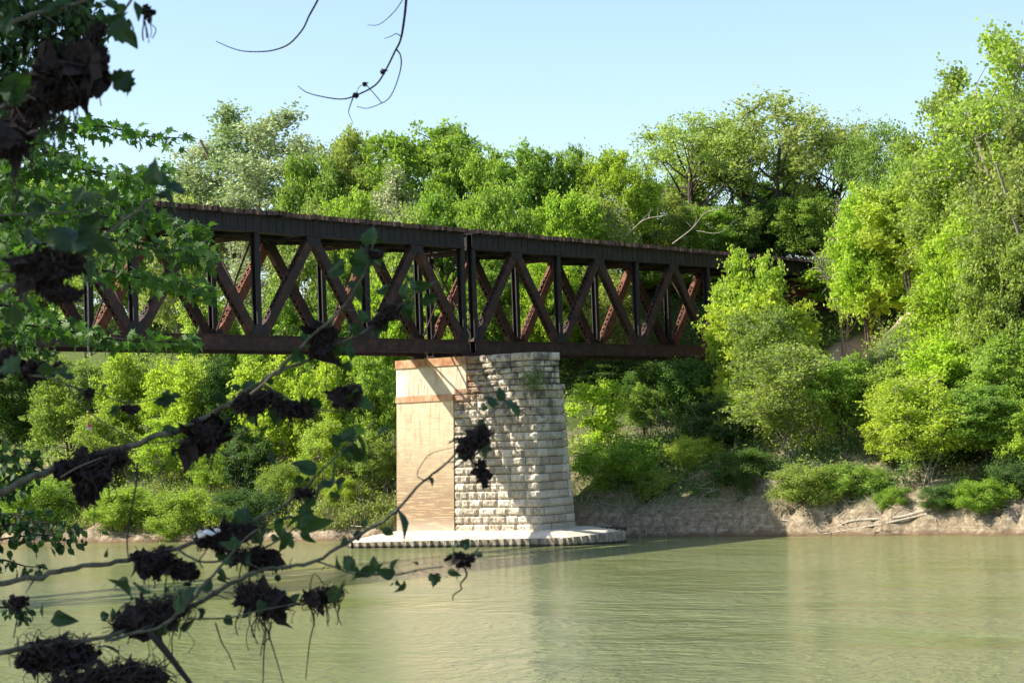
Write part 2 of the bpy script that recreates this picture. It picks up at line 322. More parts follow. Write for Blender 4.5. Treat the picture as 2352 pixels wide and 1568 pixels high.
def ground(s, q):
    s = np.asarray(s, float); q = np.asarray(q, float)
    sh = np.interp(q, SHQ, SHS) + 2.4*fbm(q/7.0, q*0+3.3, 3, 5)
    u = s-sh
    a = np.interp(u, UR, HR); b = np.interp(u, UL, HL); c = np.interp(u, UF, HF)
    wl = np.clip((q-2)/16, 0, 1); wf = np.clip((-q-12)/10, 0, 1)*np.clip((u-9)/8, 0, 1)+np.clip((-q-30)/14, 0, 1)*(1-np.clip((u-9)/8, 0, 1))
    h = a*(1-wl)*(1-wf) + b*wl + c*wf
    amp = np.clip(u/6, 0, 1)
    gul = np.abs(fbm(q/4.5+.12*s, q*0+7.7, 3, 31))*2; h = h + amp*(2.0*fbm(s/9, q/9, 4, 1) + 1.0*fbm(s/2.4, q/2.4, 4, 2)) + np.clip(u*2, 0, 1)*.6*fbm(s/1.2, q/.9, 4, 9) - np.clip(u, 0, 1)*np.clip((14-u)/14, 0, 1)*2.2*(np.exp(-gul*9)-.25)
    near = np.interp(s, [-400, -165, -153.5, -150, -146, -138], [10.5, 8.2, 7.9, 5.0, 0.0, -4.0]) + np.where(s < -146, .5*fbm(s/2, q/2, 3, 4), 0)
    return np.where(s < -100, near, h)
def axis(parts):
    out = []
    for a, b, st in parts: out += list(np.arange(a, b, st))
    return np.array(out + [parts[-1][1]])
gs = axis([(-1500, -300, 200), (-300, -166, 12), (-166, -134, .8), (-134, -14, 8), (-14, 26, .45), (26, 76, 1.2), (76, 160, 5), (160, 400, 24), (400, 2500, 210)])
gq = axis([(-2000, -400, 200), (-400, -90, 15), (-90, 90, .55), (90, 160, 2.5), (160, 400, 15), (400, 2600, 200)])
S_, Q_ = np.meshgrid(gs, gq, indexing='ij'); Hh = ground(S_, Q_)
mb = MB(); ns, nq = len(gs), len(gq); i = np.arange(ns-1)[:, None]*nq; j = np.arange(nq-1)[None, :]
mb.add(np.stack([S_, Q_, Hh], -1), np.stack([i+j, i+nq+j, i+nq+j+1, i+j+1], -1).reshape(-1, 4))
tag(mb.build('ground', MAT['soil'], smooth=True), kind='structure')
mb = MB(); mb.add([(-145.2, -2500, 0), (200, -2500, 0), (200, 2600, 0), (-145.2, 2600, 0)], [(0, 1, 2, 3)])
tag(mb.build('river', MAT['water']), kind='structure')

# ------------------------------------------------------------------ bridge
ZB = 17.944; L = 13.7332; GAP = 1.1566; W = 5.388; HC = 1.2445; HG = 9.97; HT = 11.80; TW = .62
def lattice(mb, a, b, width, gapw, off):
    """X lacing on the face at offset `off` (in-plane normal) of a member a->b"""
    a = np.array(a, float); b = np.array(b, float); d = b-a; Ln = np.linalg.norm(d); d /= Ln
    side = np.array([0, 1, 0.]); up = np.cross(d, side); n = max(2, int(Ln/gapw)); st = Ln/n
    for k in range(n):
        p0 = a+d*st*k+up*off; p1 = a+d*st*(k+1)+up*off
        mb.beam(p0-side*width/2, p1+side*width/2, .09, .02, side=np.cross(d, up)+d)
        mb.beam(p0+side*width/2+up*.022, p1-side*width/2+up*.022, .09, .02, side=np.cross(d, up)-d)
def diagonal(a, b, y):
    mb = MB(); a = np.array([a[0], y, a[1]], float); b = np.array([b[0], y, b[1]], float)
    d = b-a; Ln = np.linalg.norm(d); d /= Ln; dp = .84
    for sgn in (-1, 1):
        mb.beam(a, b, .03, dp, off_s=sgn*TW/2)
        for u in (-1, 1): mb.beam(a, b, .11, .03, off_s=sgn*(TW/2-.055), off_u=u*(dp/2+.012))
    e0, e1 = a+d*1.9, b-d*1.9
    for u in (-1, 1):
        lattice(mb, e0, e1, TW-.12, .62, u*(dp/2+.03))
        mb.beam(a, e0, TW-.1, .02, off_u=u*(dp/2+.034)); mb.beam(e1, b, TW-.1, .02, off_u=u*(dp/2+.034))
    return mb
def post(x, y, z0, z1):
    mb = MB()
    for sgn in (-1, 1):
        mb.box((x-.24, y+sgn*(TW/2)-.015, z0), (x+.24, y+sgn*(TW/2)+.015, z1))
        for e in (-1, 1): mb.box((x+e*.245-.012, y+sgn*(TW/2-.05)-.06, z0), (x+e*.245+.012, y+sgn*(TW/2-.05)+.06, z1))
    mb.box((x-.012, y-TW/2+.02, z0), (x+.012, y+TW/2-.02, z1))
    return mb
def span(x0, npan, label, name='truss_span', ntie=100):
    root = empty(name, (x0, W/2, ZB)); tag(root, label, 'bridge span', 'railroad truss spans meeting on the stone pier')
    x1 = x0+npan*L
    def bl(mb, nm, mat): 
        o = mb.build(nm, mat, root); o.location = (-x0, -W/2, -ZB); return o
    for y in (0, W):
        mb = MB()          # bottom chord : two deep channels with flanges and cover plates
        for sgn in (-1, 1):
            mb.box((x0, y+sgn*.33-.02, ZB), (x1, y+sgn*.33+.02, ZB+HC))
            for z in (ZB+.01, ZB+HC-.10): mb.box((x0+.01, y+sgn*.38-.055, z), (x1-.01, y+sgn*.38+.055, z+.09))
            for k in range(int((x1-x0)/2.3)): mb.box((x0+.9+k*2.3, y+sgn*.352-.008, ZB+.12), (x0+1.0+k*2.3, y+sgn*.352+.008, ZB+HC-.12))
        mb.box((x0, y-.30, ZB+HC-.04), (x1, y+.30, ZB+HC-.01)); mb.box((x0, y-.30, ZB+.03), (x1, y+.30, ZB+.06))
        bl(mb, 'bottom_chord', MAT['rust'])
        mb = MB()          # top chord : deep plate girder with stiffener angles
        mb.box((x0, y-.34, ZB+HG+.04), (x1, y-.30, ZB+HT-.44)); mb.box((x0, y+.30, ZB+HG+.04), (x1, y+.34, ZB+HT-.44))
        mb.box((x0, y-.42, ZB+HG), (x1, y+.42, ZB+HG+.04)); mb.box((x0, y-.42, ZB+HT-.44), (x1, y+.42, ZB+HT-.40))
        mb.box((x0, y-.41, ZB+HG+.042), (x1, y-.342, ZB+HG+.17))
        for k in range(int((x1-x0)/.9)): mb.box((x0+.5+k*.9, y-.37, ZB+HG+.172), (x0+.56+k*.9, y-.342, ZB+HT-.445))
        bl(mb, 'top_chord', MAT['girder'])
        zt = ZB+HG-.02; zb = ZB+HC*.55
        for k in range(npan):
            far = y > 0
            bl(diagonal((x0+k*L+.25, zb+.2), (x0+(k+.5)*L-.22, zt-.25), y), 'diagonal', MAT['rust_sunlit' if far else 'rust'])
            bl(diagonal((x0+(k+.5)*L+.22, zt-.25), (x0+(k+1)*L-.25, zb+.2), y), 'diagonal', MAT['rust'])
        for k in range(npan+1):
            bl(post(x0+k*L+(.24 if k == 0 else -.24 if k == npan else 0), y, ZB+HC-.02, zt), 'post', MAT['girder'])
        for k in range(npan):
            for sgn in (-1, 1):
                mb = MB(); yy = y+sgn*(TW/2+.045); xa = x0+(k+.5)*L
                mb.hexa([(xa-.6, yy-.012, zt-.75), (xa+.6, yy-.012, zt-.75), (xa+.6, yy+.012, zt-.75), (xa-.6, yy+.012, zt-.75),
                         (xa-.95, yy-.012, zt), (xa+.95, yy-.012, zt), (xa+.95, yy+.012, zt), (xa-.95, yy+.012, zt)]); bl(mb, 'gusset', MAT['girder'])
        for k in range(npan+1):
            for sgn in (-1, 1):
                mb = MB(); yy = y+sgn*(TW/2+.062); xa = x0+k*L; a0 = xa-(1.15 if k > 0 else 0); a1 = xa+(1.15 if k < npan else 0)
                mb.hexa([(a0, yy-.012, ZB+HC-.1), (a1, yy-.012, ZB+HC-.1), (a1, yy+.012, ZB+HC-.1), (a0, yy+.012, ZB+HC-.1),
                         (xa-(.65 if k > 0 else 0), yy-.012, ZB+HC+.85), (xa+(.65 if k < npan else 0), yy-.012, ZB+HC+.85), (xa+(.65 if k < npan else 0), yy+.012, ZB+HC+.85), (xa-(.65 if k > 0 else 0), yy+.012, ZB+HC+.85)]); bl(mb, 'gusset', MAT['girder'])
    mb = MB()               # floor : cross beams, stringers, top laterals, sway frames
    for k in range(2*npan+1):
        xa = min(max(x0+k*L/2, x0+.4), x1-.4); mb.box((xa-.16, .43, ZB+HG-.05), (xa+.16, W-.43, ZB+HT-.46))
    for yy in (1.35, W-1.35): mb.box((x0+.05, yy-.14, ZB+HG+.12), (x1-.05, yy+.14, ZB+HT-.455))
    for k in range(2*npan):
        xa = x0+k*L/2; mb.beam((xa+.2, .4, ZB+HG-.08), (xa+L/2-.2, W-.4, ZB+HG-.08), .16, .10, side=(0, 0, 1)); mb.beam((xa+.2, W-.4, ZB+HG-.20), (xa+L/2-.2, .4, ZB+HG-.20), .16, .10, side=(0, 0, 1))
    bl(mb, 'floor_beam', MAT['girder'])
    for k in range(npan+1):
        mb = MB(); xa = x0+k*L+(.24 if k == 0 else -.24 if k == npan else 0)
        mb.beam((xa, .3, ZB+HG-.35), (xa, W-.3, ZB+HG-.35), .28, .30, side=(1, 0, 0))
        mb.beam((xa-.1, .3, ZB+HG-.5), (xa-.1, W-.3, ZB+HC+.3), .13, .13, side=(1, 0, 0)); mb.beam((xa+.1, W-.3, ZB+HG-.5), (xa+.1, .3, ZB+HC+.3), .13, .13, side=(1, 0, 0))
        mb.beam((xa, .3, ZB+HC+.05), (xa, W-.3, ZB+HC+.05), .2, .2, side=(1, 0, 0)); bl(mb, 'sway_bracing', MAT['rust'])
    mb = MB()
    for k in range(npan):
        xa = x0+k*L; mb.beam((xa+.2, .35, ZB+.5), (xa+L-.2, W-.35, ZB+.5), .16, .1, side=(0, 0, 1)); mb.beam((xa+.2, W-.35, ZB+.38), (xa+L-.2, .35, ZB+.38), .16, .1, side=(0, 0, 1))
    bl(mb, 'bottom_lateral', MAT['rust'])
    for xa in (x0+.55, x1-.55):
        for y in (0, W):
            mb = MB(); mb.box((xa-.5, y-.5, ZB-.13), (xa+.5, y+.5, ZB-.005)); mb.box((xa-.33, y-.4, ZB-.24), (xa+.33, y+.4, ZB-.132)); mb.box((xa-.52, y-.62, ZB-.34), (xa+.52, y+.62, ZB-.242))
            bl(mb, 'bearing', MAT['rust'])
    r = random.Random(int(x0*10)); n = int((x1-x0)/.52); rest = MB()
    idx = range(n) if x0 > 0 else list(range(n-1, -1, -1)); cnt = 0
    for k in idx:
        xa = x0+.2+k*(x1-x0-.4)/(n-1); e0 = -.95+r.uniform(-.16, .12)-(.25 if r.random() < .06 else 0); e1 = W+.95+r.uniform(-.1, .15); hh = r.uniform(-.03, .03)
        lo = (xa-.13, e0, ZB+HT-.395); hi = (xa+.10+r.uniform(-.02, .02), e1, ZB+HT+hh)
        if cnt < ntie: m_ = MB(); m_.box(lo, hi); bl(m_, 'tie', MAT['tie'])
        else: rest.box(lo, hi)
        cnt += 1
    if rest.n: o = bl(rest, 'more_ties', MAT['tie']); o['kind'] = 'stuff'
    mb = MB()
    for yy in (W/2-.72, W/2+.72):
        mb.box((x0, yy-.035, ZB+HT+.035), (x1, yy+.035, ZB+HT+.17)); mb.box((x0, yy-.07, ZB+HT+.172), (x1, yy+.07, ZB+HT+.19))
    return root
left_span = span(-GAP/2-6*L, 6, 'rust brown steel deck truss span left of the stone pier, partly behind the near branches')
right_span = span(GAP/2, 4, 'rust brown steel deck truss span right of the stone pier, running into the trees')

# approach spans on a steel tower past the right-hand truss
root = empty('approach_span', (GAP/2+4*L+8, W/2, ZB)); tag(root, 'short dark girder span of the bridge deck vanishing into the green trees at right', 'bridge span')
xa0 = GAP/2+4*L+.15; xa1 = xa0+22
def bl2(mb, nm, mat, rt):
    o = mb.build(nm, mat, rt); o.location = tuple(-Vector(rt.location)); return o
for y in (.4, W-.4):
    mb = MB(); mb.box((xa0, y-.2, ZB+HT-1.9), (xa1, y+.2, ZB+HT-.44)); mb.box((xa0, y-.34, ZB+HT-1.94), (xa1, y+.34, ZB+HT-1.902)); mb.box((xa0, y-.34, ZB+HT-.438), (xa1, y+.34, ZB+HT-.402))
    for k in range(20): mb.box((xa0+.5+k*1.05, y-.25, ZB+HT-1.9), (xa0+.58+k*1.05, y-.202, ZB+HT-.445))
    bl2(mb, 'girder', MAT['girder'], root)
r = random.Random(5)
for k in range(40):
    mb = MB(); x = xa0+.3+k*.54; mb.box((x-.14, -.95+r.uniform(-.15, .1), ZB+HT-.395), (x+.13, W+.95, ZB+HT+r.uniform(-.03, .03))); bl2(mb, 'tie', MAT['tie'], root)
def tower(x, zfoot, label):
    t = empty('bridge_tower', (x, W/2, zfoot)); tag(t, label, 'bridge support')
    ztop = ZB+HT-1.95 if x > xa0+2 else ZB-.345
    for y, o in ((.2, -1.6), (W-.2, 1.6)):
        for dx in (-1.1, 1.1):
            mb = MB()
            for sg in (-1, 1): mb.beam((x+dx*1.15, y+o, zfoot), (x+dx*.9, y, ztop), .04, .5, side=(0, 1, 0), off_s=sg*.24)
            mb.beam((x+dx*1.15, y+o, zfoot), (x+dx*.9, y, ztop), .44, .03, side=(0, 1, 0)); bl2(mb, 'leg', MAT['girder'], t)
    mb = MB(); n = 3
    for k in range(n):
        z0 = zfoot+(ztop-zfoot)*k/n; z1 = zfoot+(ztop-zfoot)*(k+1)/n; o0 = 1.6*(1-k/n); o1 = 1.6*(1-(k+1)/n)
        for dx in (-1.05, 1.05):
            mb.beam((x+dx, .2-o0, z0), (x+dx, W-.2+o1, z1), .05, .22, side=(1, 0, 0)); mb.beam((x+dx+.06, W-.2+o0, z0), (x+dx+.06, .2-o1, z1), .05, .22, side=(1, 0, 0))
            mb.beam((x+dx, .2-o1, z1-.1), (x+dx, W-.2+o1, z1-.1), .3, .3, side=(1, 0, 0))
        for y, s_ in ((.2, -1), (W-.2, 1)): mb.beam((x-1.1, y+s_*o0, z0), (x+1.1, y+s_*o1, z1), .05, .34, side=(0, 1, 0)); 
    bl2(mb, 'cross_bracing', MAT['rust_sunlit'], t)
    return t
tower(xa0-.6, float(ground(xa0-.6, W/2))-.8, 'rusty steel tower under the far end of the truss, mostly hidden by leaves')
tower(xa0+11, float(ground(xa0+11, W/2))-1.0, 'steel bent under the short deck girder, deep among the trees at right')
mb = MB(); mb.box((xa1-.6, -1.5, ZB+4), (xa1+2.5, W+1.5, ZB+HT-1.96)); tag(mb.build('bridge_abutment', MAT['footing']), 'concrete abutment hidden by trees where the bridge meets the hillside', 'abutment')

# ------------------------------------------------------------------ the pier
ZP = ZB-.34           # top of pier
def pier_dims(z):      # batter : half extents at height z
    t = (ZP-z); return (-1.9-.043*t, 2.1+.045*t, -9.25-.035*t, 7.35+.004*t)
pier = empty('bridge_pier', (0, -1, 0)); tag(pier, 'tall stone and concrete pier carrying the two truss spans from a footing in the river', 'bridge pier')
def bp(mb, nm, mat, smooth=False):
    o = mb.build(nm, mat, pier, smooth); o.location = (0, 1, 0); return o
ZF = 1.15
core = MB(); a = pier_dims(ZF-.4); b = pier_dims(ZP-.02); k = .28
core.hexa([(a[0]+k, a[2]+k, ZF-.4), (a[1]-k, a[2]+k, ZF-.4), (a[1]-k, a[3]-.15, ZF-.4), (a[0]+k, a[3]-.15, ZF-.4), (b[0]+k, b[2]+k, ZP-.7), (b[1]-k, b[2]+k, ZP-.7), (b[1]-k, b[3]-.15, ZP-.7), (b[0]+k, b[3]-.15, ZP-.7)])
bp(core, 'mortar_core', MAT['mortar'])
pr = np.random.default_rng(11)
def block(mb, face, z0, z1, t0, t1, proud=.0, rough=.17):
    """one rock-faced ashlar on a face: t runs along the face, outward = face normal"""
    nx, nz = max(3, int((t1-t0)/.16)), 5
    g = .022
    T = np.linspace(t0+g, t1-g, nx); Zs = np.linspace(z0+g, z1-g, nz); TT, ZZ = np.meshgrid(T, Zs, indexing='ij')
    ex = np.minimum(np.minimum(TT-T[0], T[-1]-TT)/.10, np.minimum(ZZ-Zs[0], Zs[-1]-ZZ)/.10).clip(0, 1)
    base = proud + pr.uniform(-.03, .06); D = base-.09 + ex*(.09+rough*pr.random(TT.shape)) + ex*.06*pr.random()
    TT = TT + (ex > 0)*pr.uniform(-.02, .02, TT.shape)
    def P(T_, Z_, D_):
        d = [pier_dims(z) for z in Z_.ravel()]; d = np.array(d).reshape(*Z_.shape, 4)
        if face == 's0': return np.stack([d[..., 0]-D_, T_, Z_], -1)
        if face == 's1': return np.stack([d[..., 1]+D_, T_, Z_], -1)
        if face == 'q0': return np.stack([T_, d[..., 2]-D_, Z_], -1)
        return np.stack([T_, d[..., 3]+D_, Z_], -1)
    F = P(TT, ZZ, D); B = P(TT, ZZ, D*0-.33)
    n = nx*nz; I = np.arange(n).reshape(nx, nz); f = np.stack([I[:-1, :-1], I[1:, :-1], I[1:, 1:], I[:-1, 1:]], -1).reshape(-1, 4)
    V = np.concatenate([F.reshape(-1, 3), B.reshape(-1, 3)])
    rim = list(I[:, 0]) + list(I[-1, 1:]) + list(I[-2::-1, -1]) + list(I[0, -2:0:-1])
    sd = [(rim[k], rim[(k+1) % len(rim)], rim[(k+1) % len(rim)]+n, rim[k]+n) for k in range(len(rim))]
    mb.add(V, np.concatenate([f, np.array(sd)]))
zb_belt0, zb_belt1 = ZB-3.85, ZB-3.3
courses = []; z = ZF
while z < zb_belt0-.2:
    h = (zb_belt0-ZF)/17.0; courses.append((z, z+h)); z += h
up = [(zb_belt1+i*(ZP-.75-zb_belt1)/4, zb_belt1+(i+1)*(ZP-.75-zb_belt1)/4) for i in range(4)]
mb = MB()
def lay(face, za, zz, ta, tb, **kw):
    t = ta + pr.uniform(-.5, 0); first = True
    while t < tb-.05:
        wd = pr.uniform(.8, 2.1); e = t+wd
        if tb-e < .5: e = tb
        block(mb, face, za, zz, max(t, ta), e, **kw); t = e
for row, (za, zz) in enumerate(courses+up):
    upper = za >= zb_belt1-.01; zc = (za+zz)/2; dd = pier_dims(zc); ins = .25 if upper else 0
    lay('s0', za, zz, dd[2]+ins+.02, -1.25 if upper else .35); lay('q0', za, zz, dd[0]+.05, dd[1]-.05, proud=-ins, rough=.05)
    lay('s1', za, zz, dd[2]+ins+.02, dd[3]-.2)
    if row % 1 == 0: lay('q1', za, zz, dd[0]+.2, dd[1]-.05, proud=-.12, rough=.04)
for c_ in ((zb_belt0, zb_belt1),): pass
bp(mb, 'stone_masonry', MAT['stone'])
mb = MB()
lay('s0', zb_belt0, zb_belt1, pier_dims(zb_belt0)[2]-.1, .3, proud=0.14, rough=.05); d_ = pier_dims(zb_belt0)
lay('q0', zb_belt0, zb_belt1, d_[0]-.1, d_[1]+.1, proud=.16, rough=.03); lay('s1', zb_belt0, zb_belt1, d_[2]-.1, d_[3], proud=0.14, rough=.05)
bp(mb, 'belt_course', MAT['stone'])
mb = MB(); d_ = pier_dims(ZP)
lay('s0', ZP-.75, ZP, d_[2]-.04, -1.25, proud=.10, rough=.02); lay('q0', ZP-.75, ZP, d_[0]-.02, d_[1]+.05, proud=-.08, rough=.02); lay('s1', ZP-.75, ZP, d_[2]+.1, d_[3], proud=.08, rough=.02)
mb.box((d_[0]+.2, d_[2]+.3, ZP-.12), (d_[1]-.2, d_[3]-.1, ZP-.03))
bp(mb, 'cap_course', MAT['stone'])
def slab(mb, z0, z1, q0, q1, out, wrap=.0):
    a, b = pier_dims(z0), pier_dims(z1)
    n = 14
    mb.hexa([(a[0]-out, q0, z0), (a[1]*0+.2, q0, z0), (a[1]*0+.2, a[3]+out*.6, z0), (a[0]-out, a[3]+out*.6, z0), (b[0]-out, q0, z1), (.2, q0, z1), (.2, b[3]+out*.6, z1), (b[0]-out, b[3]+out*.6, z1)])
mb = MB(); slab(mb, ZF-.1, ZB-4.35, .32, 7.2, .13); bp(mb, 'concrete_jacket', MAT['concrete'])
mb = MB(); slab(mb, ZB-3.83, ZB-1.1, -1.28, 7.2, .15); bp(mb, 'whitewashed_panel', MAT['whitewash'])
mb = MB(); slab(mb, ZB-4.40, ZB-3.80, .30, 7.2, .24); bp(mb, 'lower_ledge', MAT['rustcrete'])
mb = MB(); slab(mb, ZB-1.12, ZP+.01, -1.30, 7.2, .27); bp(mb, 'upper_ledge', MAT['rustcrete'])
# footing apron inside a ring of sheet piles
ring = np.array([(-8.3, 8.2), (-3.9, -13.9), (1.6, -16.3), (3.5, -12.3), (4.6, 10.5), (-5.5, 11.5)])
ringz = np.array([.55, .75, 1.10, 1.35, 1.0, .6]); cen = np.array([0, -1.0])
inner = np.array([(-2.66, 7.4), (-2.7, -9.9), (2.9, -9.9), (2.9, -9.7), (2.9, 7.4), (-2.6, 7.45)])
fz = np.array([1.28, 1.3, 1.35, 1.35, 1.2, 1.2])
mb = MB(); V = []; NS = 6; NR = 8
pts_o = []; pts_i = []
for k in range(6):
    a, b = ring[k], ring[(k+1) % 6]; c_, d_ = inner[k], inner[(k+1) % 6]
    for t in range(NR):
        tt = t/NR; pts_o.append((*(a+(b-a)*tt)*.985, (ringz[k]*(1-tt)+ringz[(k+1) % 6]*tt)-.12)); pts_i.append((*(c_+(d_-c_)*tt), fz[k]*(1-tt)+fz[(k+1) % 6]*tt+.05))
po, pi_ = np.array(pts_o), np.array(pts_i); N = len(po)
for s_ in range(NS+1):
    t = s_/NS; row = po*(1-t)+pi_*t; row[:, 2] += .10*math.sin(t*math.pi)+.06*(pr.random(N)-.5)*(0 < s_ < NS); V.append(row)
V.append(pi_*np.array([.3, .3, 1])); V = np.concatenate(V)
F_ = [(s_*N+k, s_*N+(k+1) % N, (s_+1)*N+(k+1) % N, (s_+1)*N+k) for s_ in range(NS+1) for k in range(N)]
mb.add(V, F_); bp(mb, 'footing', MAT['footing'], True)
mb = MB()
for k in range(6):
    a, b = ring[k], ring[(k+1) % 6]; d = b-a; Ln = np.linalg.norm(d); d /= Ln; nn = np.array([d[1], -d[0]]); nn = nn if nn@((a+b)/2-cen) > 0 else -nn
    nseg = int(Ln/.42); st = Ln/nseg; prof = []
    for t in range(nseg):
        o = .11 if t % 2 else -.11
        for f in (.12, .88): prof.append((t+f, o))
    for (t0, o0), (t1, o1) in zip(prof[:-1], prof[1:]):
        p0 = a+d*st*t0+nn*o0; p1 = a+d*st*t1+nn*o1; z0 = ringz[k]+(ringz[(k+1) % 6]-ringz[k])*t0/nseg+pr.uniform(-.03, .03)
        mb.add([(*p0, -3), (*p1, -3), (*p1, z0), (*p0, z0), (*(p0-nn*.04), -3), (*(p1-nn*.04), -3), (*(p1-nn*.04), z0), (*(p0-nn*.04), z0)], [(0, 1, 2, 3), (5, 4, 7, 6), (3, 2, 6, 7)])
bp(mb, 'sheet_piling', MAT['piling'])
mb = MB(); a = np.array((-.2, -15.4)); b = ring[2]; c2 = ring[3]
def wale(p, q, z0, z1, th):
    d = (q-p)/np.linalg.norm(q-p); nn = np.array([d[1], -d[0]])*th
    mb.hexa([(*(p-nn), z0), (*(q-nn), z0), (*(q+nn), z0), (*(p+nn), z0), (*(p-nn), z1), (*(q-nn), z1), (*(q+nn), z1), (*(p+nn), z1)])
wale(np.array([1.75, -16.2]), np.array([3.35, -12.4]), .1, 1.36, .06)
bp(mb, 'timber_wale', MAT['wale'])
# small plants growing on the pier shoulder
mb = MB(); c_ = np.array([-2.2, -9.3, ZB-3.0]); n = 700
pc = c_ + pr.normal(size=(n, 3))*np.array([.28, .75, .5]); pc[:, 0] = np.clip(pc[:, 0], -2.9, -1.5)
leaf_quads(mb, pc, unit(pr.normal(size=(n, 3))+np.array([-1, -.5, .8])), .17, .12, pr)
for k in range(8): mb.tube(smooth_path([c_+(0, 0, -.4), c_+pr.normal(size=3)*.4+(0, 0, .3)], 3), .012, 4)
tag(mb.build('wall_shrub', MAT['leaf_dark']), 'small green shrub sprouting from the shoulder of the stone pier near its top', 'shrub')

# left-hand pier, out of frame, so that the left span has its other support
pl = empty('far_pier', (-GAP/2-6*L, W/2, 0)); tag(pl, 'plain concrete pier at the far end of the left truss span', 'bridge pier')
x = -GAP/2-6*L; mb = MB(); mb.hexa([(x-2.6, -6, -3), (x+2.6, -6, -3), (x+2.6, W+6, -3), (x-2.6, W+6, -3), (x-2, -4, ZP), (x+2, -4, ZP), (x+2, W+4, ZP), (x-2, W+4, ZP)]); bl2(mb, 'shaft', MAT['footing'], pl)
mb = MB(); mb.box((x-2.3, -4.3, ZP-.9), (x+2.3, W+4.3, ZP-.004)); bl2(mb, 'cap', MAT['footing'], pl)
# ------------------------------------------------------------------ trees
def limb(p0, p1, sag, r, n=5):
    p0 = np.array(p0, float); p1 = np.array(p1, float); m = (p0+p1)/2 + r.normal(size=3)*np.linalg.norm(p1-p0)*.10; m[2] += sag*np.linalg.norm(p1-p0)
    return smooth_path([p0, m, p1], n)
def make_tree_proto(kind, seed):
    """returns (trunk MB, crown MB) for a tree whose base is the origin; real metres"""
    r = np.random.default_rng(seed); K = TK[kind]; H, Wd, cb = K['H'], K['W'], K['cb']
    tr, cw = MB(), MB(); R = Wd/2; top = H*.86
    nst = K.get('stems', 1); lobes = []
    n = K['lobes']; zc = H*(cb+1)/2; hz = H*(1-cb)/2
    k = 0
    while len(lobes) < n and k < 4000:
        k += 1; v = unit(r.normal(size=3)); rad = r.uniform(K.get('core', .25), .95)**.6
        z = v[2]*rad; e = K.get('shape', 1.0)
        p = np.array([v[0]*rad*R*.80, v[1]*rad*R*.80, zc+z*hz*.82])
        if K.get('umbrella') and p[2] < zc-.1*hz and r.random() < .8: continue
        if K.get('upright'):
            f = np.clip((p[2]-H*cb)/(H*(1-cb)), 0, 1); p[:2] *= (1.15-.75*f)
        if all(np.linalg.norm((p-q)/np.array([1, 1, .8])) > K['gap'] for q in lobes): lobes.append(p)
    tops = [np.array([r.normal()*R*.12*(nst > 1)*2.2, r.normal()*R*.12*(nst > 1)*2.2, H*(.62+.16*r.random())]) for _ in range(nst)]
    stems = []
    for t in tops:
        b = np.array([r.normal()*.25*(nst > 1), r.normal()*.25*(nst > 1), -1.2]); pth = smooth_path([b, b*.6+t*.25+r.normal(size=3)*.18*R*.3*np.array([1, 1, 0]), b*.2+t*.62+r.normal(size=3)*.12*R*np.array([1, 1, 0]), t], 6)
        rr = K['tr']*(np.linspace(1, .28, len(pth))); rr[0] *= 1.4; tr.tube(pth, rr, 8); stems.append((pth, rr))
    C_, N_, = [], []
    for lb in lobes:
        pth, rr = stems[r.integers(len(stems))] if nst > 1 else stems[0]
        want = lb[2]-.45*np.linalg.norm(lb[:2])-.12*H; j = int(np.argmin(abs(pth[:, 2]-max(want, H*cb*.75)))); j = max(1, min(j, len(pth)-1))
        lp = limb(pth[j], lb, K.get('sag', -.05), r, 4); r0 = rr[j]*.55; tr.tube(lp, np.linspace(r0, r0*.25, len(lp)), 6)
        lr = K['lr']*r.uniform(.75, 1.2)
        nsub = K['sub']; dirs = unit(r.normal(size=(nsub, 3))+np.array([0, 0, K.get('lup', .25)])+unit(lb-np.array([0, 0, zc]))*.35)
        for d in dirs:
            tip = lb+d*lr*r.uniform(.7, 1.15)*np.array([1, 1, .75])
            sp = limb(lp[-2 if r.random() < .5 else -1], tip, .05, r, 3); tr.tube(sp, np.linspace(max(r0*.3, .05), .022, len(sp)), 4)
            # leaf clumps along the sub branch, flattened sprays
            m = K['clumps']
            for q in range(m):
                c = sp[-1]*(.35+.65*r.random())+sp[len(sp)//2]*0 ; a = r.random()**.7; c = lb*(1-a)+tip*a + r.normal(size=3)*lr*.22
                ax = K['cs']*r.uniform(.6, 1.3); nl = int(K['leaves']*r.uniform(.7, 1.3))
                pts = r.normal(size=(nl, 3))*np.array([ax, ax, ax*K.get('flat', .45)])*.55
                tilt = r.normal(size=2)*.35; pts[:, 2] += pts[:, 0]*tilt[0]+pts[:, 1]*tilt[1]
                C_.append(c+pts); N_.append(unit(r.normal(size=(nl, 3))*K.get('nr', .75)+np.array([-.55+tilt[0], .0+tilt[1], .70])))
    if K['leaves'] > 0:
        Cc = np.concatenate(C_); Nn = np.concatenate(N_)
        lo, hi = np.percentile(Cc[:, 2], .3), np.percentile(Cc[:, 2], 99.8)
        ls = K['leaf']*r.uniform(.7, 1.3, len(Cc))
        leaf_quads(cw, Cc, Nn, ls, ls*K.get('lw', .62), r)
        if K.get('twigs'):
            pass
        V = cw.v[0]; ext = (np.percentile(V[:, 0], 99.5)-np.percentile(V[:, 0], .5)+np.percentile(V[:, 1], 99.5)-np.percentile(V[:, 1], .5))/2
        dims = (ext, np.percentile(V[:, 2], 99.9))
    else: dims = (Wd, H*.98)
    return tr, cw, dims
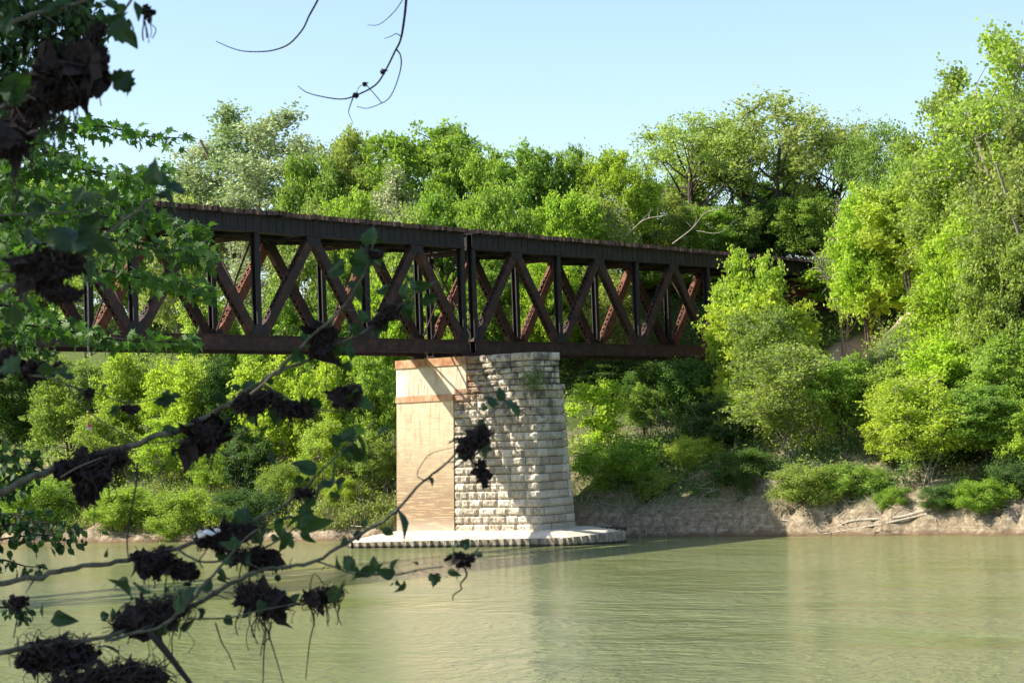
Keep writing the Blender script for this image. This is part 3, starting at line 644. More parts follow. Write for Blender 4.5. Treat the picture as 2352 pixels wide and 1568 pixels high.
TK = {
 'broad':  dict(core=.55, H=17, W=13, cb=.22, lobes=34, gap=1.9, lr=2.0, sub=7, clumps=4, cs=.72, leaves=36, leaf=.34, tr=.30, flat=.5),
 'slope':  dict(H=13, W=9, cb=.06, lobes=22, gap=1.7, lr=1.9, sub=7, clumps=4, cs=.64, leaves=36, leaf=.32, tr=.18, flat=.45, stems=2),
 'silver': dict(H=24, W=13, cb=.18, lobes=26, gap=1.7, lr=1.9, sub=6, clumps=5, cs=.70, leaves=18, leaf=.30, tr=.36, flat=.9, stems=3, sag=-.12, nr=1.0, upright=True, lw=.75, lup=.5),
 'oak':    dict(H=19, W=20, cb=.34, lobes=34, gap=2.1, lr=2.0, sub=7, clumps=4, cs=.9, leaves=15, leaf=.34, tr=.55, flat=.4, umbrella=True, sag=-.1, stems=2),
 'dense':  dict(H=14, W=10, cb=.02, lobes=30, gap=1.6, lr=1.9, sub=8, clumps=5, cs=.8, leaves=26, leaf=.30, tr=.2, flat=.5),
 'bare':   dict(H=12, W=7, cb=.10, lobes=18, gap=1.2, lr=1.6, sub=14, clumps=1, cs=.5, leaves=5, leaf=.22, tr=.12, stems=3, lup=1.0),
 'light':  dict(H=13, W=9, cb=.06, lobes=26, gap=1.4, lr=1.7, sub=8, clumps=4, cs=.55, leaves=17, leaf=.27, tr=.10, stems=4, flat=.6, lup=.6),
 'layered': dict(H=8, W=4.5, cb=.06, lobes=18, gap=.8, lr=1.0, sub=6, clumps=4, cs=.6, leaves=20, leaf=.22, tr=.08, flat=.18, lup=-.1),
 'bush':   dict(H=5.5, W=8, cb=-.25, lobes=26, gap=1.1, lr=1.2, sub=7, clumps=5, cs=.5, leaves=26, leaf=.19, tr=.06, flat=.7, stems=3),
}
PROTO = {}
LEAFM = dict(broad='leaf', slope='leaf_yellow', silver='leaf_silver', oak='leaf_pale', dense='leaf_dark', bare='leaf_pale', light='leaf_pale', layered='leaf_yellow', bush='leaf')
def proto(kind, var):
    if (kind, var) not in PROTO:
        import zlib
        PROTO[kind, var] = list(make_tree_proto(kind, zlib.crc32(kind.encode())%1000+var*37))+[{}, None]
    return PROTO[kind, var]
CAT = {'bush': 'bush', 'bare': 'tree', 'layered': 'sapling'}
NAME = {'broad': 'broadleaf_tree', 'slope': 'broadleaf_tree', 'silver': 'cottonwood_tree', 'oak': 'oak_tree', 'dense': 'broadleaf_tree', 'bare': 'bare_tree', 'light': 'young_tree', 'layered': 'sapling', 'bush': 'bush'}
trng = random.Random(99)
USED = []
def tree(kind, x, ytop, s, wp, label, leaf=None, var=None, base=None, lean=0, z0=None):
    """x, ytop and wp give where the crown stands in the view; s is the plane across the valley it grows on"""
    top = on_plane(x, ytop, s); q = top[1]; z = float(ground(s, q)) if z0 is None else z0
    dist = np.linalg.norm(top-CAM); wm = wp*1.12*dist/FPX; hm = max(top[2]-z, .8 if kind == 'bush' else 3); wm = max(wm, .40*hm) if kind != 'bare' else wm; hm = max(hm, .5*wm) if kind == 'bush' else hm
    var = trng.randrange(3) if var is None else var
    P = proto(kind, var); trk, crw, dims, crowns, tmesh = P
    mat = leaf or LEAFM[kind]; bk = 'bark_pale' if kind in ('silver', 'light', 'bare') else 'bark'
    root = empty(NAME[kind], (s, q, z)); rz = trng.uniform(0, 6.28)
    sx = wm/dims[0]; sz = hm/dims[1]
    root.rotation_euler = (0, math.radians(lean), rz) if not lean else (math.radians(lean), 0, 0); root.scale = (sx, sx, sz)
    tag(root, label, CAT.get(kind, 'tree'), 'trees and shrubs on the far bank')
    if P[4] is None: P[4] = trk.build('trunk', MAT[bk], root, True)
    else:
        o = P[4].copy(); C.objects.link(o); o.parent = root
    if mat not in crowns:
        if crowns:
            src = next(iter(crowns.values())); o = src.copy(); o.data = src.data.copy(); o.data.materials.clear(); o.data.materials.append(MAT[mat]); C.objects.link(o); o.parent = root; crowns[mat] = o
        else: crowns[mat] = crw.build('crown', MAT[mat], root)
    else:
        o = crowns[mat].copy(); C.objects.link(o); o.parent = root
    USED.append((s, q, hm, wm)); return root
T = tree
# --- skyline trees above the left span
T('silver', 455, 325, 44, 190, 'lowest and leftmost silvery cottonwood of the group above the left span')
T('silver', 545, 236, 48, 270, 'tall silvery cottonwood with the highest crown left of centre, pale trunks showing')
T('silver', 650, 244, 46, 225, 'tall silvery cottonwood with a pointed top, right of the highest silvery one')
T('broad', 720, 350, 40, 130, 'deep green tree filling the gap right of the silvery cottonwoods', 'leaf')
T('broad', 805, 300, 46, 125, 'narrow round topped light green tree on a slim dark trunk right of the cottonwoods', 'leaf_pale')
T('broad', 985, 280, 46, 260, 'large round green tree rising above the left span, right of the narrow round topped tree', 'leaf')
T('silver', 905, 385, 38, 150, 'small grey green tree in front of the large round green crown')
T('broad', 1090, 340, 44, 150, 'green tree at the right shoulder of the large round green crown', 'leaf')
T('broad', 1190, 338, 46, 190, 'wide green tree on the skyline above the middle pier', 'leaf')
T('broad', 1280, 336, 50, 150, 'green skyline tree just left of the pale bare twigs', 'leaf')
T('broad', 1795, 405, 90, 190, 'green tree seen between the oak trunks right of the dark thicket', 'leaf')
T('broad', 1900, 480, 80, 150, 'green tree behind the short girder span at the far end of the bridge', 'leaf')
T('broad', 1540, 400, 76, 170, 'green tree filling in below the left limbs of the leaning oak', 'leaf')
T('bare', 1345, 322, 58, 120, 'nearly leafless pale twiggy tree on the skyline left of the great oak')
T('broad', 1420, 345, 52, 150, 'bright green tree below the left edge of the great oak crown', 'leaf_yellow')
T('oak', 1600, 262, 72, 290, 'broad oak with a long limb leaning left, on the left of the great oak')
T('oak', 1750, 212, 78, 330, 'great spreading oak with dark forked limbs, highest crown above the right span')
T('oak', 1905, 262, 82, 230, 'oak with a rounded crown tucked behind the great oak on its right', 'leaf_pale')
T('oak', 2020, 275, 74, 190, 'yellow green oak at the right end of the oak group', 'leaf')
T('broad', 2110, 325, 64, 150, 'green skyline tree in the dip between the oaks and the tall trees at right', 'leaf')
T('silver', 2185, 150, 40, 85, 'tall pale green tree whose thin leaning top stands alone against the sky at right', 'leaf_pale')
T('silver', 2285, 58, 36, 190, 'tallest tree in the picture, pale green with pointed sprays at the top right', 'leaf_pale')
T('bare', 2345, 90, 34, 110, 'tall thin half bare tree cut by the right edge near the top')
T('silver', 2350, 250, 30, 210, 'pale willow like tree cut by the right edge halfway up', 'leaf_pale')
# --- left of the bridge, behind the near branches
T('broad', -60, 330, 60, 260, 'green tree at the far left edge behind the near branches', 'leaf')
T('broad', 120, 400, 58, 240, 'light green tree at left behind the maple sprays', 'leaf_yellow')
T('broad', 300, 425, 56, 200, 'light green tree between the maple sprays and the silvery cottonwoods', 'leaf')
# --- second rank, seen through and above the truss
T('light', 400, 455, 34, 150, 'pale tree seen through the truss at left, below the leftmost cottonwood')
T('silver', 560, 440, 34, 170, 'silvery tree rising just above the ties below the tall cottonwoods')
T('light', 690, 470, 30, 150, 'light green tree showing above and below the girder left of centre')
T('broad', 800, 440, 34, 150, 'green tree standing behind the girder under the narrow round topped tree', 'leaf')
T('light', 900, 470, 28, 140, 'pale green tree seen through the last panels left of the pier')
T('broad', 1020, 440, 36, 170, 'green tree seen directly behind the double posts over the pier', 'leaf')
T('broad', 1150, 430, 36, 170, 'green tree just above the ties right of the pier', 'leaf')
T('broad', 1285, 440, 40, 160, 'bright tree above the ties below the pale bare twigs', 'leaf_yellow')
T('light', 1400, 440, 46, 150, 'light tree above the ties among bleached dead branches')
T('broad', 1500, 440, 60, 150, 'olive tree at the foot of the leaning oak limb', 'leaf_pale')
T('broad', 1620, 470, 68, 150, 'green tree under the oaks where the dead branch rises', 'leaf')
T('dense', 1745, 440, 74, 120, 'dark ivy covered thicket round the trunk of the great oak')
T('broad', 1850, 440, 74, 150, 'green tree right of the dark ivy covered oak trunk', 'leaf')
T('slope', 1695, 470, 70, 120, 'pale tufted tree in front of the great oak trunk, above the end of the truss', 'leaf_pale')
T('bare', 1925, 445, 58, 110, 'grey twiggy tree with few leaves right of the great oak')
T('slope', 1985, 430, 50, 170, 'yellow green tree on the hill above the hidden end of the bridge')
T('slope', 2085, 385, 48, 190, 'large yellow green tree on the hillside between the oaks and the tall trees')
T('slope', 2200, 360, 42, 190, 'yellow green tree directly under the thin leaning top at right')
T('slope', 2290, 300, 36, 180, 'tree with pale drooping sprays below the tallest tree', 'leaf_pale')
T('broad', 330, 590, 40, 150, 'green tree behind the truss at left, half covered by the maple sprays', 'leaf_pale')
T('broad', 110, 600, 42, 170, 'green tree behind the truss near the left edge, right of the black debris clump', 'leaf')
T('light', 30, 560, 36, 150, 'pale green tree far left seen below the black debris clump')
T('light', 200, 540, 36, 170, 'pale green tree seen through the truss at far left')
T('slope', 480, 640, 26, 130, 'light tree seen through the lower truss below the silvery trees', 'leaf_pale')
T('slope', 640, 660, 24, 140, 'light green tree behind the lower truss, second from the left cottonwoods', 'leaf')
T('slope', 760, 640, 24, 130, 'green tree behind the lower truss beneath the narrow round topped tree', 'leaf')
T('slope', 880, 640, 24, 140, 'yellow green tree behind the lower truss just left of the pier')
T('slope', 1000, 620, 28, 140, 'yellow green tree showing between the diagonals over the pier')
T('broad', 1130, 560, 32, 150, 'green tree behind the first right hand panels', 'leaf')
T('broad', 1260, 590, 34, 140, 'green tree behind the second right hand panel', 'leaf_yellow')
T('light', 1385, 600, 38, 130, 'grey green vine covered tree behind the third right hand panel')
T('slope', 1500, 600, 55, 140, 'yellow green tree behind the last visible panel')
T('broad', 1610, 620, 62, 140, 'shaded green tree behind the end of the visible truss', 'leaf')
# --- lower left bank
T('dense', 20, 820, 18, 160, 'dark shaded thicket at the left edge above the bank')
T('slope', 150, 815, 14, 150, 'bright green leafy tree at left between the hanging debris and the shore', 'leaf')
T('slope', 290, 800, 14, 150, 'bright yellow green tree on the left bank directly under the bottom chord')
T('slope', 415, 815, 13, 150, 'yellow green leafy tree on the left bank, behind the long bare branch')
T('dense', 510, 812, 15, 100, 'dark pocket of foliage between two bright trees left of the pier')
T('slope', 620, 815, 13, 150, 'bright green tree on the left bank under the middle of the bottom chord')
T('slope', 735, 820, 13, 130, 'yellow green tree on the left bank, second bright one from the pier')
T('slope', 850, 812, 15, 130, 'bright green tree standing right beside the concrete side of the pier', 'leaf')
T('light', 230, 950, 9, 130, 'loose pale shrubby tree low on the left bank')
T('light', 380, 960, 9, 130, 'loose light green shrub low on the left bank behind the debris branch', 'leaf_yellow')
T('slope', 560, 980, 9, 110, 'dark green shrubby tree low on the left bank', 'leaf_dark')
T('light', 740, 960, 10, 110, 'yellow green shrub halfway down the bank left of the pier', 'leaf_yellow')
T('light', 850, 985, 11, 100, 'thin olive shrub against the left side of the pier')
T('bush', 180, 1060, 6, 130, 'rounded light green shrub on the left bank among the loose pale shrubs', 'leaf_pale')
T('light', 480, 1010, 7, 100, 'thin yellow green sapling in the middle of the left bank', 'leaf_yellow')
T('bush', 660, 1060, 9.0, 120, 'green shrub on the grassy left bank below the bright trees', 'leaf')
T('bush', 800, 1090, 9.5, 110, 'low yellow green shrub in the grass just left of the pier', 'leaf_yellow')
T('bush', 0, 1090, 2.0, 150, 'dark green bush at the left edge of the picture by the water', 'leaf_dark')
T('bush', 90, 1130, .6, 180, 'low green bush at the far left by the water', 'leaf')
T('bush', 290, 1145, 1.6, 150, 'low olive bush on the left bank by the water', 'leaf_pale')
T('bush', 430, 1120, 2.8, 150, 'rounded green bush on the left bank above the waterline', 'leaf')
T('bush', 570, 1120, 4.0, 130, 'dark bush overhanging the left shore', 'leaf_dark')
# --- right of the pier, under the span
T('layered', 1368, 868, 20, 120, 'bright sapling with flat layered sprays just right of the pier')
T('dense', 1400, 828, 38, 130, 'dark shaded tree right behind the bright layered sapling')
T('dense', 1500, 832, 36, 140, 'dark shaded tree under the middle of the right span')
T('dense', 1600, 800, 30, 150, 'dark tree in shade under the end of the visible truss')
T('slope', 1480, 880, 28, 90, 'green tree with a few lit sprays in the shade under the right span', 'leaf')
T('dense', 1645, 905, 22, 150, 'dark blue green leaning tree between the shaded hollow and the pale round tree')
T('bush', 1415, 1038, 13.0, 175, 'dense dark green rounded bush on the sandy ledge right of the pier', 'leaf')
T('bush', 1590, 1000, 18, 120, 'light green bush on the ledge right of the rounded bush', 'leaf_yellow')
# --- right bank mass
T('slope', 1735, 640, 31, 230, 'bright yellow green tree that hides the end of the truss')
T('slope', 1712, 572, 30, 100, 'slender bright spire of leaves poking up to the ties at the end of the truss')
T('light', 1760, 700, 25, 170, 'pale tree with grey bare twigs below the leaf spire at the end of the truss')
T('light', 1815, 785, 19, 250, 'big pale round tree with thin trunks on the right bank, right of the shaded hollow', 'leaf_pale')
T('slope', 1700, 880, 23, 110, 'bright green tree edge left of the big pale round tree')
T('slope', 1985, 545, 66, 220, 'broad yellow green tree right of the steel tower')
T('slope', 2090, 600, 60, 180, 'yellow green tree above the bare pinkish slope')
T('slope', 2165, 560, 34, 200, 'bright yellow green tree at right, level with the bridge deck')
T('slope', 2235, 475, 32, 170, 'vivid yellow green tree below the tall pale trees at right')
T('slope', 1920, 815, 21, 150, 'green tree between the big pale round tree and the bare slope', 'leaf')
T('slope', 2060, 825, 24, 180, 'green tree just below the bare pinkish slope', 'leaf')
T('slope', 2180, 760, 25, 200, 'yellow green tree low on the hillside at right', 'leaf_yellow')
T('broad', 2300, 540, 27, 200, 'pale green willow at the right edge, level with the bridge', 'leaf_pale')
T('broad', 2330, 760, 22, 190, 'green tree at the right edge below the pale green willow', 'leaf')
T('slope', 2050, 880, 19, 120, 'yellow green tree in front of a dark gap on the lower right bank')
T('light', 2125, 850, 16.5, 220, 'pale tree with a forked bare trunk standing over the fallen branches', 'leaf_yellow')
T('broad', 2260, 880, 19, 200, 'arching green tree over the shaded hollow at lower right', 'leaf')
T('slope', 2345, 900, 18, 110, 'bright green tree at the right edge above the shaded hollow')
T('bush', 1500, 1075, 13.5, 90, 'small olive bush on the bare bank right of the dense rounded bush', 'leaf_pale')
T('bush', 1700, 1060, 15, 130, 'green bush overhanging the dark cut bank below the leaning dark tree', 'leaf_dark')
T('bush', 2060, 1120, 14.5, 90, 'small green bush between the fallen branches and the forked tree', 'leaf')
T('bush', 1850, 1095, 13.5, 150, 'olive bush hanging over the shore beneath the big pale round tree', 'leaf_pale')
T('bush', 1960, 1090, 15, 130, 'green bush on the right bank above the fallen branches', 'leaf')
T('bush', 2165, 1115, 14.0, 90, 'dark green bush at the root end of the fallen branches', 'leaf_dark')
T('bush', 2260, 1150, 14, 120, 'low grassy bush on the cut bank at lower right', 'leaf')
T('dense', 2230, 1010, 22, 130, 'dark shaded foliage filling the hollow under the arching tree', 'leaf_dark')  # leaves coloured dark to paint the shade of the hollow
T('bush', 2340, 1060, 18, 150, 'dark ivy like bush in the hollow at the lower right edge', 'leaf_dark')  # dark leaf colour stands in for shade here too

# --- low growth on the slopes: ground cover nobody could count
def scatter(n, q0, q1, u0, u1, size, hgt, name, mat, keep=None, seed=1):
    r = np.random.default_rng(seed); q = r.uniform(q0, q1, n); u = r.uniform(u0, u1, n)
    s = np.interp(q, SHQ, SHS)+u; d = fbm(s/3.0, q/3.0, 3, seed)
    k = d > (-.06 if keep is None else keep); s, q = s[k], q[k]
    bare = np.hypot(s-53, q+14.5) > 12; s, q = s[bare], q[bare]; z = ground(s, q)
    k = z > .8; s, q, z = s[k], q[k], z[k]; m = 7; N = len(s)
    c = np.stack([s, q, z], -1)[:, None, :] + r.normal(size=(N, m, 3))*np.array([.35, .35, 0]) ; c[..., 2] += np.abs(r.normal(size=(N, m)))*hgt
    c = c.reshape(-1, 3); mb = MB(); sz = size*r.uniform(.6, 1.4, len(c))
    leaf_quads(mb, c, unit(r.normal(size=c.shape)+np.array([-.6, -.3, .8])), sz, sz*.6, r)
    tag(mb.build(name, MAT[mat]), {3: 'leafy green undergrowth covering the slopes under the trees', 13: 'olive brush and weeds covering the left bank down to the water', 14: 'patches of dark green weeds on the right bank', 15: 'patches of pale olive weeds on the right bank'}.get(seed, 'tall pale green grass and weeds on the river bank'), 'ground cover' if name == 'undergrowth' else 'grass', kind='stuff')
scatter(30000, -75, 95, 9, 75, .34, .75, 'undergrowth', 'leaf', -.05, 3)
scatter(11000, 8, 95, 1.0, 14, .24, .8, 'undergrowth', 'leaf_pale', -.02, 13)
scatter(9000, -70, 4, 2.0, 16, .24, .7, 'undergrowth', 'leaf_dark', .04, 14)
scatter(6000, -70, 4, 2.5, 16, .24, .9, 'undergrowth', 'leaf_pale', .07, 15)
def blades(n, q0, q1, u0, u1, h, thr, seed):
    r = np.random.default_rng(seed); q = r.uniform(q0, q1, n); u = r.uniform(u0, u1, n); s = np.interp(q, SHQ, SHS)+u
    k = fbm(s/2.5, q/2.5, 3, seed) > thr; s, q = s[k], q[k]; z = ground(s, q); k = z > .9; s, q, z = s[k], q[k], z[k]
    N = len(s); hh = h*r.uniform(.4, 1.3, N); ln = r.normal(size=(N, 2))*.3*hh[:, None]; a = r.uniform(0, 6.28, N); wv = np.stack([np.cos(a), np.sin(a), 0*a], -1)*.035
    b = np.stack([s, q, z-.05], -1); t = b+np.stack([ln[:, 0], ln[:, 1], hh], -1); mdl = (b+t)/2+np.stack([ln[:, 0]*-.15, ln[:, 1]*-.15, hh*.1], -1)
    mb = MB(); mb.add(np.stack([b-wv, b+wv, mdl+wv*.9, mdl-wv*.9, t], 1).reshape(-1, 3), (np.arange(N)[:, None]*5+np.array([0, 1, 2, 3])[None]))
    mb.f3.append(np.arange(N)[:, None]*5+np.array([3, 2, 4])[None])
    return mb
tag(blades(110000, 10, 95, .7, 16, .9, -.10, 21).build('grass', MAT['grass']), 'pale green grass on the left river bank', 'grass', kind='stuff')
tag(blades(45000, -70, 8, 8.0, 24, .6, .03, 22).build('grass', MAT['grass']), 'patchy pale grass and weeds on the sandy bank right of the pier', 'grass', kind='stuff')

# --- fallen and dead branches
def hit(x, y, lift=.18):
    v = ray(x, y); v = v/np.linalg.norm(v); t = np.arange(120, 330, .25); P = CAM[None]+v[None]*t[:, None]; g = np.maximum(ground(P[:, 0], P[:, 1]), 0)
    k = np.argmax(P[:, 2] < g+lift); return P[k]
def dead(label, pts, r0, subs=(), mat='dead', name='fallen_branch', cat='branch'):
    """pts: (x, y, s) in view pixels and valley plane"""
    P = smooth_path([on_plane(*p) if len(p) == 3 else hit(*p) for p in pts], 5); mb = MB(); mb.tube(P, np.linspace(r0, r0*.35, len(P)), 7)
    rr = np.random.default_rng(len(label)); 
    for s_ in subs:
        Q = smooth_path([on_plane(*p) if len(p) == 3 else hit(*p) for p in s_], 5); mb.tube(Q, np.linspace(r0*.5, .02, len(Q)), 5)
    for k in range(7):
        i = rr.integers(2, len(P)-1); d = unit(rr.normal(size=3)+np.array([0, 0, .4]))*rr.uniform(.5, 1.6); mb.tube(smooth_path([P[i], P[i]+d*.5+rr.normal(size=3)*.1, P[i]+d], 3), np.linspace(r0*.3, .012, 7), 4)
    tag(mb.build(name, MAT[mat], None, True), label, cat)
dead('longest bleached fallen trunk, topmost of the fallen branches slanting to the water at right', [(2140, 1168), (2060, 1188), (1960, 1195), (1920, 1210), (1850, 1224)], .17)
dead('bleached fallen branch, middle one of the three slanting to the water at right', [(2130, 1180), (2040, 1200), (1950, 1216), (1890, 1226)], .13, [[(2040, 1200), (2000, 1200), (1930, 1224)]])
dead('bleached fallen branch, lowest and shortest of the three slanting to the water at right', [(2150, 1195), (2080, 1202), (2030, 1216), (1995, 1226)], .12)
dead('thin bleached log lying over the dark cut bank in front of the shaded hollow', [(1870, 1202), (1780, 1192), (1700, 1180)], .11)
dead('broken pale stick leaning down into the water near the dark cut bank', [(1745, 1190), (1720, 1205), (1692, 1224)], .07)
dead('bleached dead tree limb rising above the ties under the left oak', [(1545, 560, 44), (1590, 525, 44), (1620, 490, 44), (1660, 478, 44)], .10, [[(1590, 525, 44), (1600, 500, 44), (1590, 470, 44)], [(1600, 530, 43), (1650, 535, 43), (1690, 505, 43)]], mat='bark_pale', cat='dead branch', name='dead_branch')
dead('forked grey dead branch above the ties left of the bleached dead limb', [(1440, 540, 44), (1480, 505, 44), (1530, 495, 44)], .07, [[(1470, 510, 44), (1500, 480, 44)], [(1450, 530, 44), (1420, 495, 44)]], cat='dead branch', name='dead_branch')
dead('drift log lying on the mud at the shore just left of the pier footing', [(745, 1198), (800, 1206), (860, 1210)], .09)
def litter(n, q0, q1, u0, u1, seed, label):
    r = np.random.default_rng(seed); mb = MB()
    for k in range(n):
        q = r.uniform(q0, q1); s_ = float(np.interp(q, SHQ, SHS))+u0+(u1-u0)*r.random()**1.6; a = r.uniform(0, 6.28); ln = r.uniform(.4, 2.6); d = np.array([math.cos(a)*.5, math.sin(a), 0])*ln
        p0 = np.array([s_, q, 0]); p0[2] = float(ground(s_, q))+.05; p1 = p0+d; p1[2] = float(ground(p1[0], p1[1]))+r.uniform(.03, .6); p1[2] = max(p1[2], p0[2]-.5)
        mb.tube([p0, (p0+p1)/2+r.normal(size=3)*.08*ln, p1], [r.uniform(.02, .05), .025, .01], 4)
    tag(mb.build('driftwood', MAT['dead']), label, 'driftwood', kind='stuff')
litter(1100, -62, 2, .2, 16, 41, 'tangled pale sticks and driftwood strewn over the right bank')
litter(520, 6, 90, .2, 9, 42, 'tangled pale sticks and driftwood along the left shore')
# thin bare saplings and vines standing in the brush
def thicket(n, q0, q1, u0, u1, hmin, hmax, seed, label):
    r = np.random.default_rng(seed); mb = MB()
    for k in range(n):
        q = r.uniform(q0, q1); s_ = float(np.interp(q, SHQ, SHS))+r.uniform(u0, u1); z = float(ground(s_, q)); h = r.uniform(hmin, hmax); ln = r.normal(size=2)*.22*h
        P = smooth_path([(s_, q, z-.2), (s_+ln[0]*.4, q+ln[1]*.3, z+h*.5), (s_+ln[0], q+ln[1], z+h)], 3); mb.tube(P, np.linspace(.045, .015, len(P)), 4)
        for j in range(4):
            i = r.integers(2, len(P)); d = unit(r.normal(size=3)+np.array([0, 0, .5]))*r.uniform(.4, 1.2); mb.tube([P[i], P[i]+d*.5+r.normal(size=3)*.06, P[i]+d], [.02, .016, .01], 3)
    tag(mb.build('bare_twigs', MAT['bark_pale']), label, 'brush', kind='stuff')
thicket(420, -60, 2, 9, 26, 1.2, 4.5, 51, 'thin bare grey stems and vines in the brush of the right bank')
thicket(420, 12, 90, 2, 22, 1.0, 4.0, 52, 'thin bare grey stems in the brush of the left bank')

# ------------------------------------------------------------------ near side: the photographer's bank
fr = np.random.default_rng(2024)
def vpath(pts, n=6):
    """pts (x, y, distance[, ...]) -> smooth world polyline"""
    return smooth_path([at(p[0], p[1], p[2]) for p in pts], n)
def outline(kind):
    if kind == 'star':       # deeply cut silver maple leaf
        A = [(-.02, 0), (-.12, .10), (-.46, .02), (-.30, .20), (-.58, .42), (-.30, .40), (-.34, .58), (-.12, .52), (-.10, .78), (0, 1.0), (.10, .78), (.12, .52), (.34, .58), (.30, .40), (.58, .42), (.30, .20), (.46, .02), (.12, .10), (.02, 0)]
    elif kind == 'syc':      # broad, shallow lobed, toothed
        A = [(0, .02), (-.22, -.04), (-.42, .10), (-.40, .22), (-.56, .34), (-.42, .44), (-.48, .60), (-.26, .66), (-.20, .82), (-.08, .84), (0, 1.0), (.09, .83), (.22, .80), (.27, .64), (.46, .60), (.42, .42), (.54, .32), (.40, .20), (.42, .08), (.20, -.05)]
    else:                    # plain ovate
        A = [(0, 0), (-.18, .10), (-.31, .28), (-.34, .46), (-.26, .68), (-.12, .88), (0, 1.0), (.12, .88), (.26, .68), (.34, .46), (.31, .28), (.18, .10)]
    return np.array(A)
OUT = {k: outline(k) for k in ('star', 'syc', 'ov')}
def leaf(mb, base, d, nrm, size, kind='syc', curl=.25, fold=.25):
    d = unit(np.array(d, float)); nrm = np.array(nrm, float); nrm -= d*(nrm@d); nrm = unit(nrm); b = np.cross(d, nrm); O = OUT[kind]; n = len(O)
    def P(x, y): return base + size*(d*y + b*x + nrm*(fold*abs(x) - curl*y*y + .10*math.sin(7*x+5*y)*(kind != 'star')))
    V = [P(x, y) for x, y in O] + [P(x*.5, y*.5+.22) for x, y in O] + [P(0, .42)]
    f4 = [(i, (i+1) % n, n+(i+1) % n, n+i) for i in range(n)]; f3 = [(n+i, n+(i+1) % n, 2*n) for i in range(n)]
    mb.add(V, f4); mb.f3.append(np.array(f3)+mb.n-len(V))
def vleaf(mb, x, y, dist, sizepx, ang=None, kind='syc', face=None, curl=.3, fold=.25):
    """a leaf centred at a view position, sizepx long as seen"""
    a = fr.uniform(0, 6.28) if ang is None else math.radians(ang)
    d = AX*math.cos(a)+AY*math.sin(a)+AF*fr.normal()*.35; size = sizepx*dist/FPX*1.08
    nrm = -AF*.9 + fr.normal(size=3)*(.45 if face is None else face) + np.array([0, 0, .25])
    c = at(x, y, dist) - unit(d)*size*.5
    leaf(mb, c, d, nrm, size, kind, curl, fold); return c
def px(dist, p): return p*dist/FPX

# the sycamore whose branches hang in from the left
syc = empty('sycamore_tree', tuple(at(-900, 1500, 5.5))); g0 = float(ground(*syc.location[:2])); syc.location.z = g0
tag(syc, 'near dark sycamore with long branches of large leaves reaching in from the left', 'tree')
def child(mb, name, mat, root, smooth=False):
    o = mb.build(name, mat, root, smooth); o.location = tuple(-Vector(root.location)) if root.parent is None else (0, 0, 0); return o
bx_, by_ = syc.location.x, syc.location.y
ctr = at(330, 950, 4.0) + SUN*7.2  # unseen crown added towards the sun to shade the near branches
mb = MB(); mb.tube(smooth_path([(bx_, by_, g0-.5), (bx_-.4, by_+.3, g0+3), (ctr[0]+.5, ctr[1]-.2, ctr[2]-1), ctr+np.array([0, 0, 2.5])], 6), np.linspace(.26, .10, 19), 10)
for k in range(16):
    v = unit(fr.normal(size=3)); mb.tube(limb(ctr+np.array([0, 0, -1.5]), ctr+v*np.array([2.6, 2.6, 2.6]), .05, fr, 4), np.linspace(.07, .015, 9), 5)
child(mb, 'trunk', MAT['bark_pale'], syc)
mb = MB(); n = 9000; v = unit(fr.normal(size=(n, 3)))*(fr.random((n, 1))**.4)*np.array([3.3, 3.3, 3.3]); k = fbm(v[:, 0]*1.3+9, v[:, 1]*1.3+v[:, 2]*1.1, 3, 3) > -.12
pts = ctr+v[k]; leaf_quads(mb, pts, unit(fr.normal(size=(len(pts), 3))+np.array([-.4, .2, .7])), .17, .14, fr); child(mb, 'crown', MAT['leaf_near'], syc)

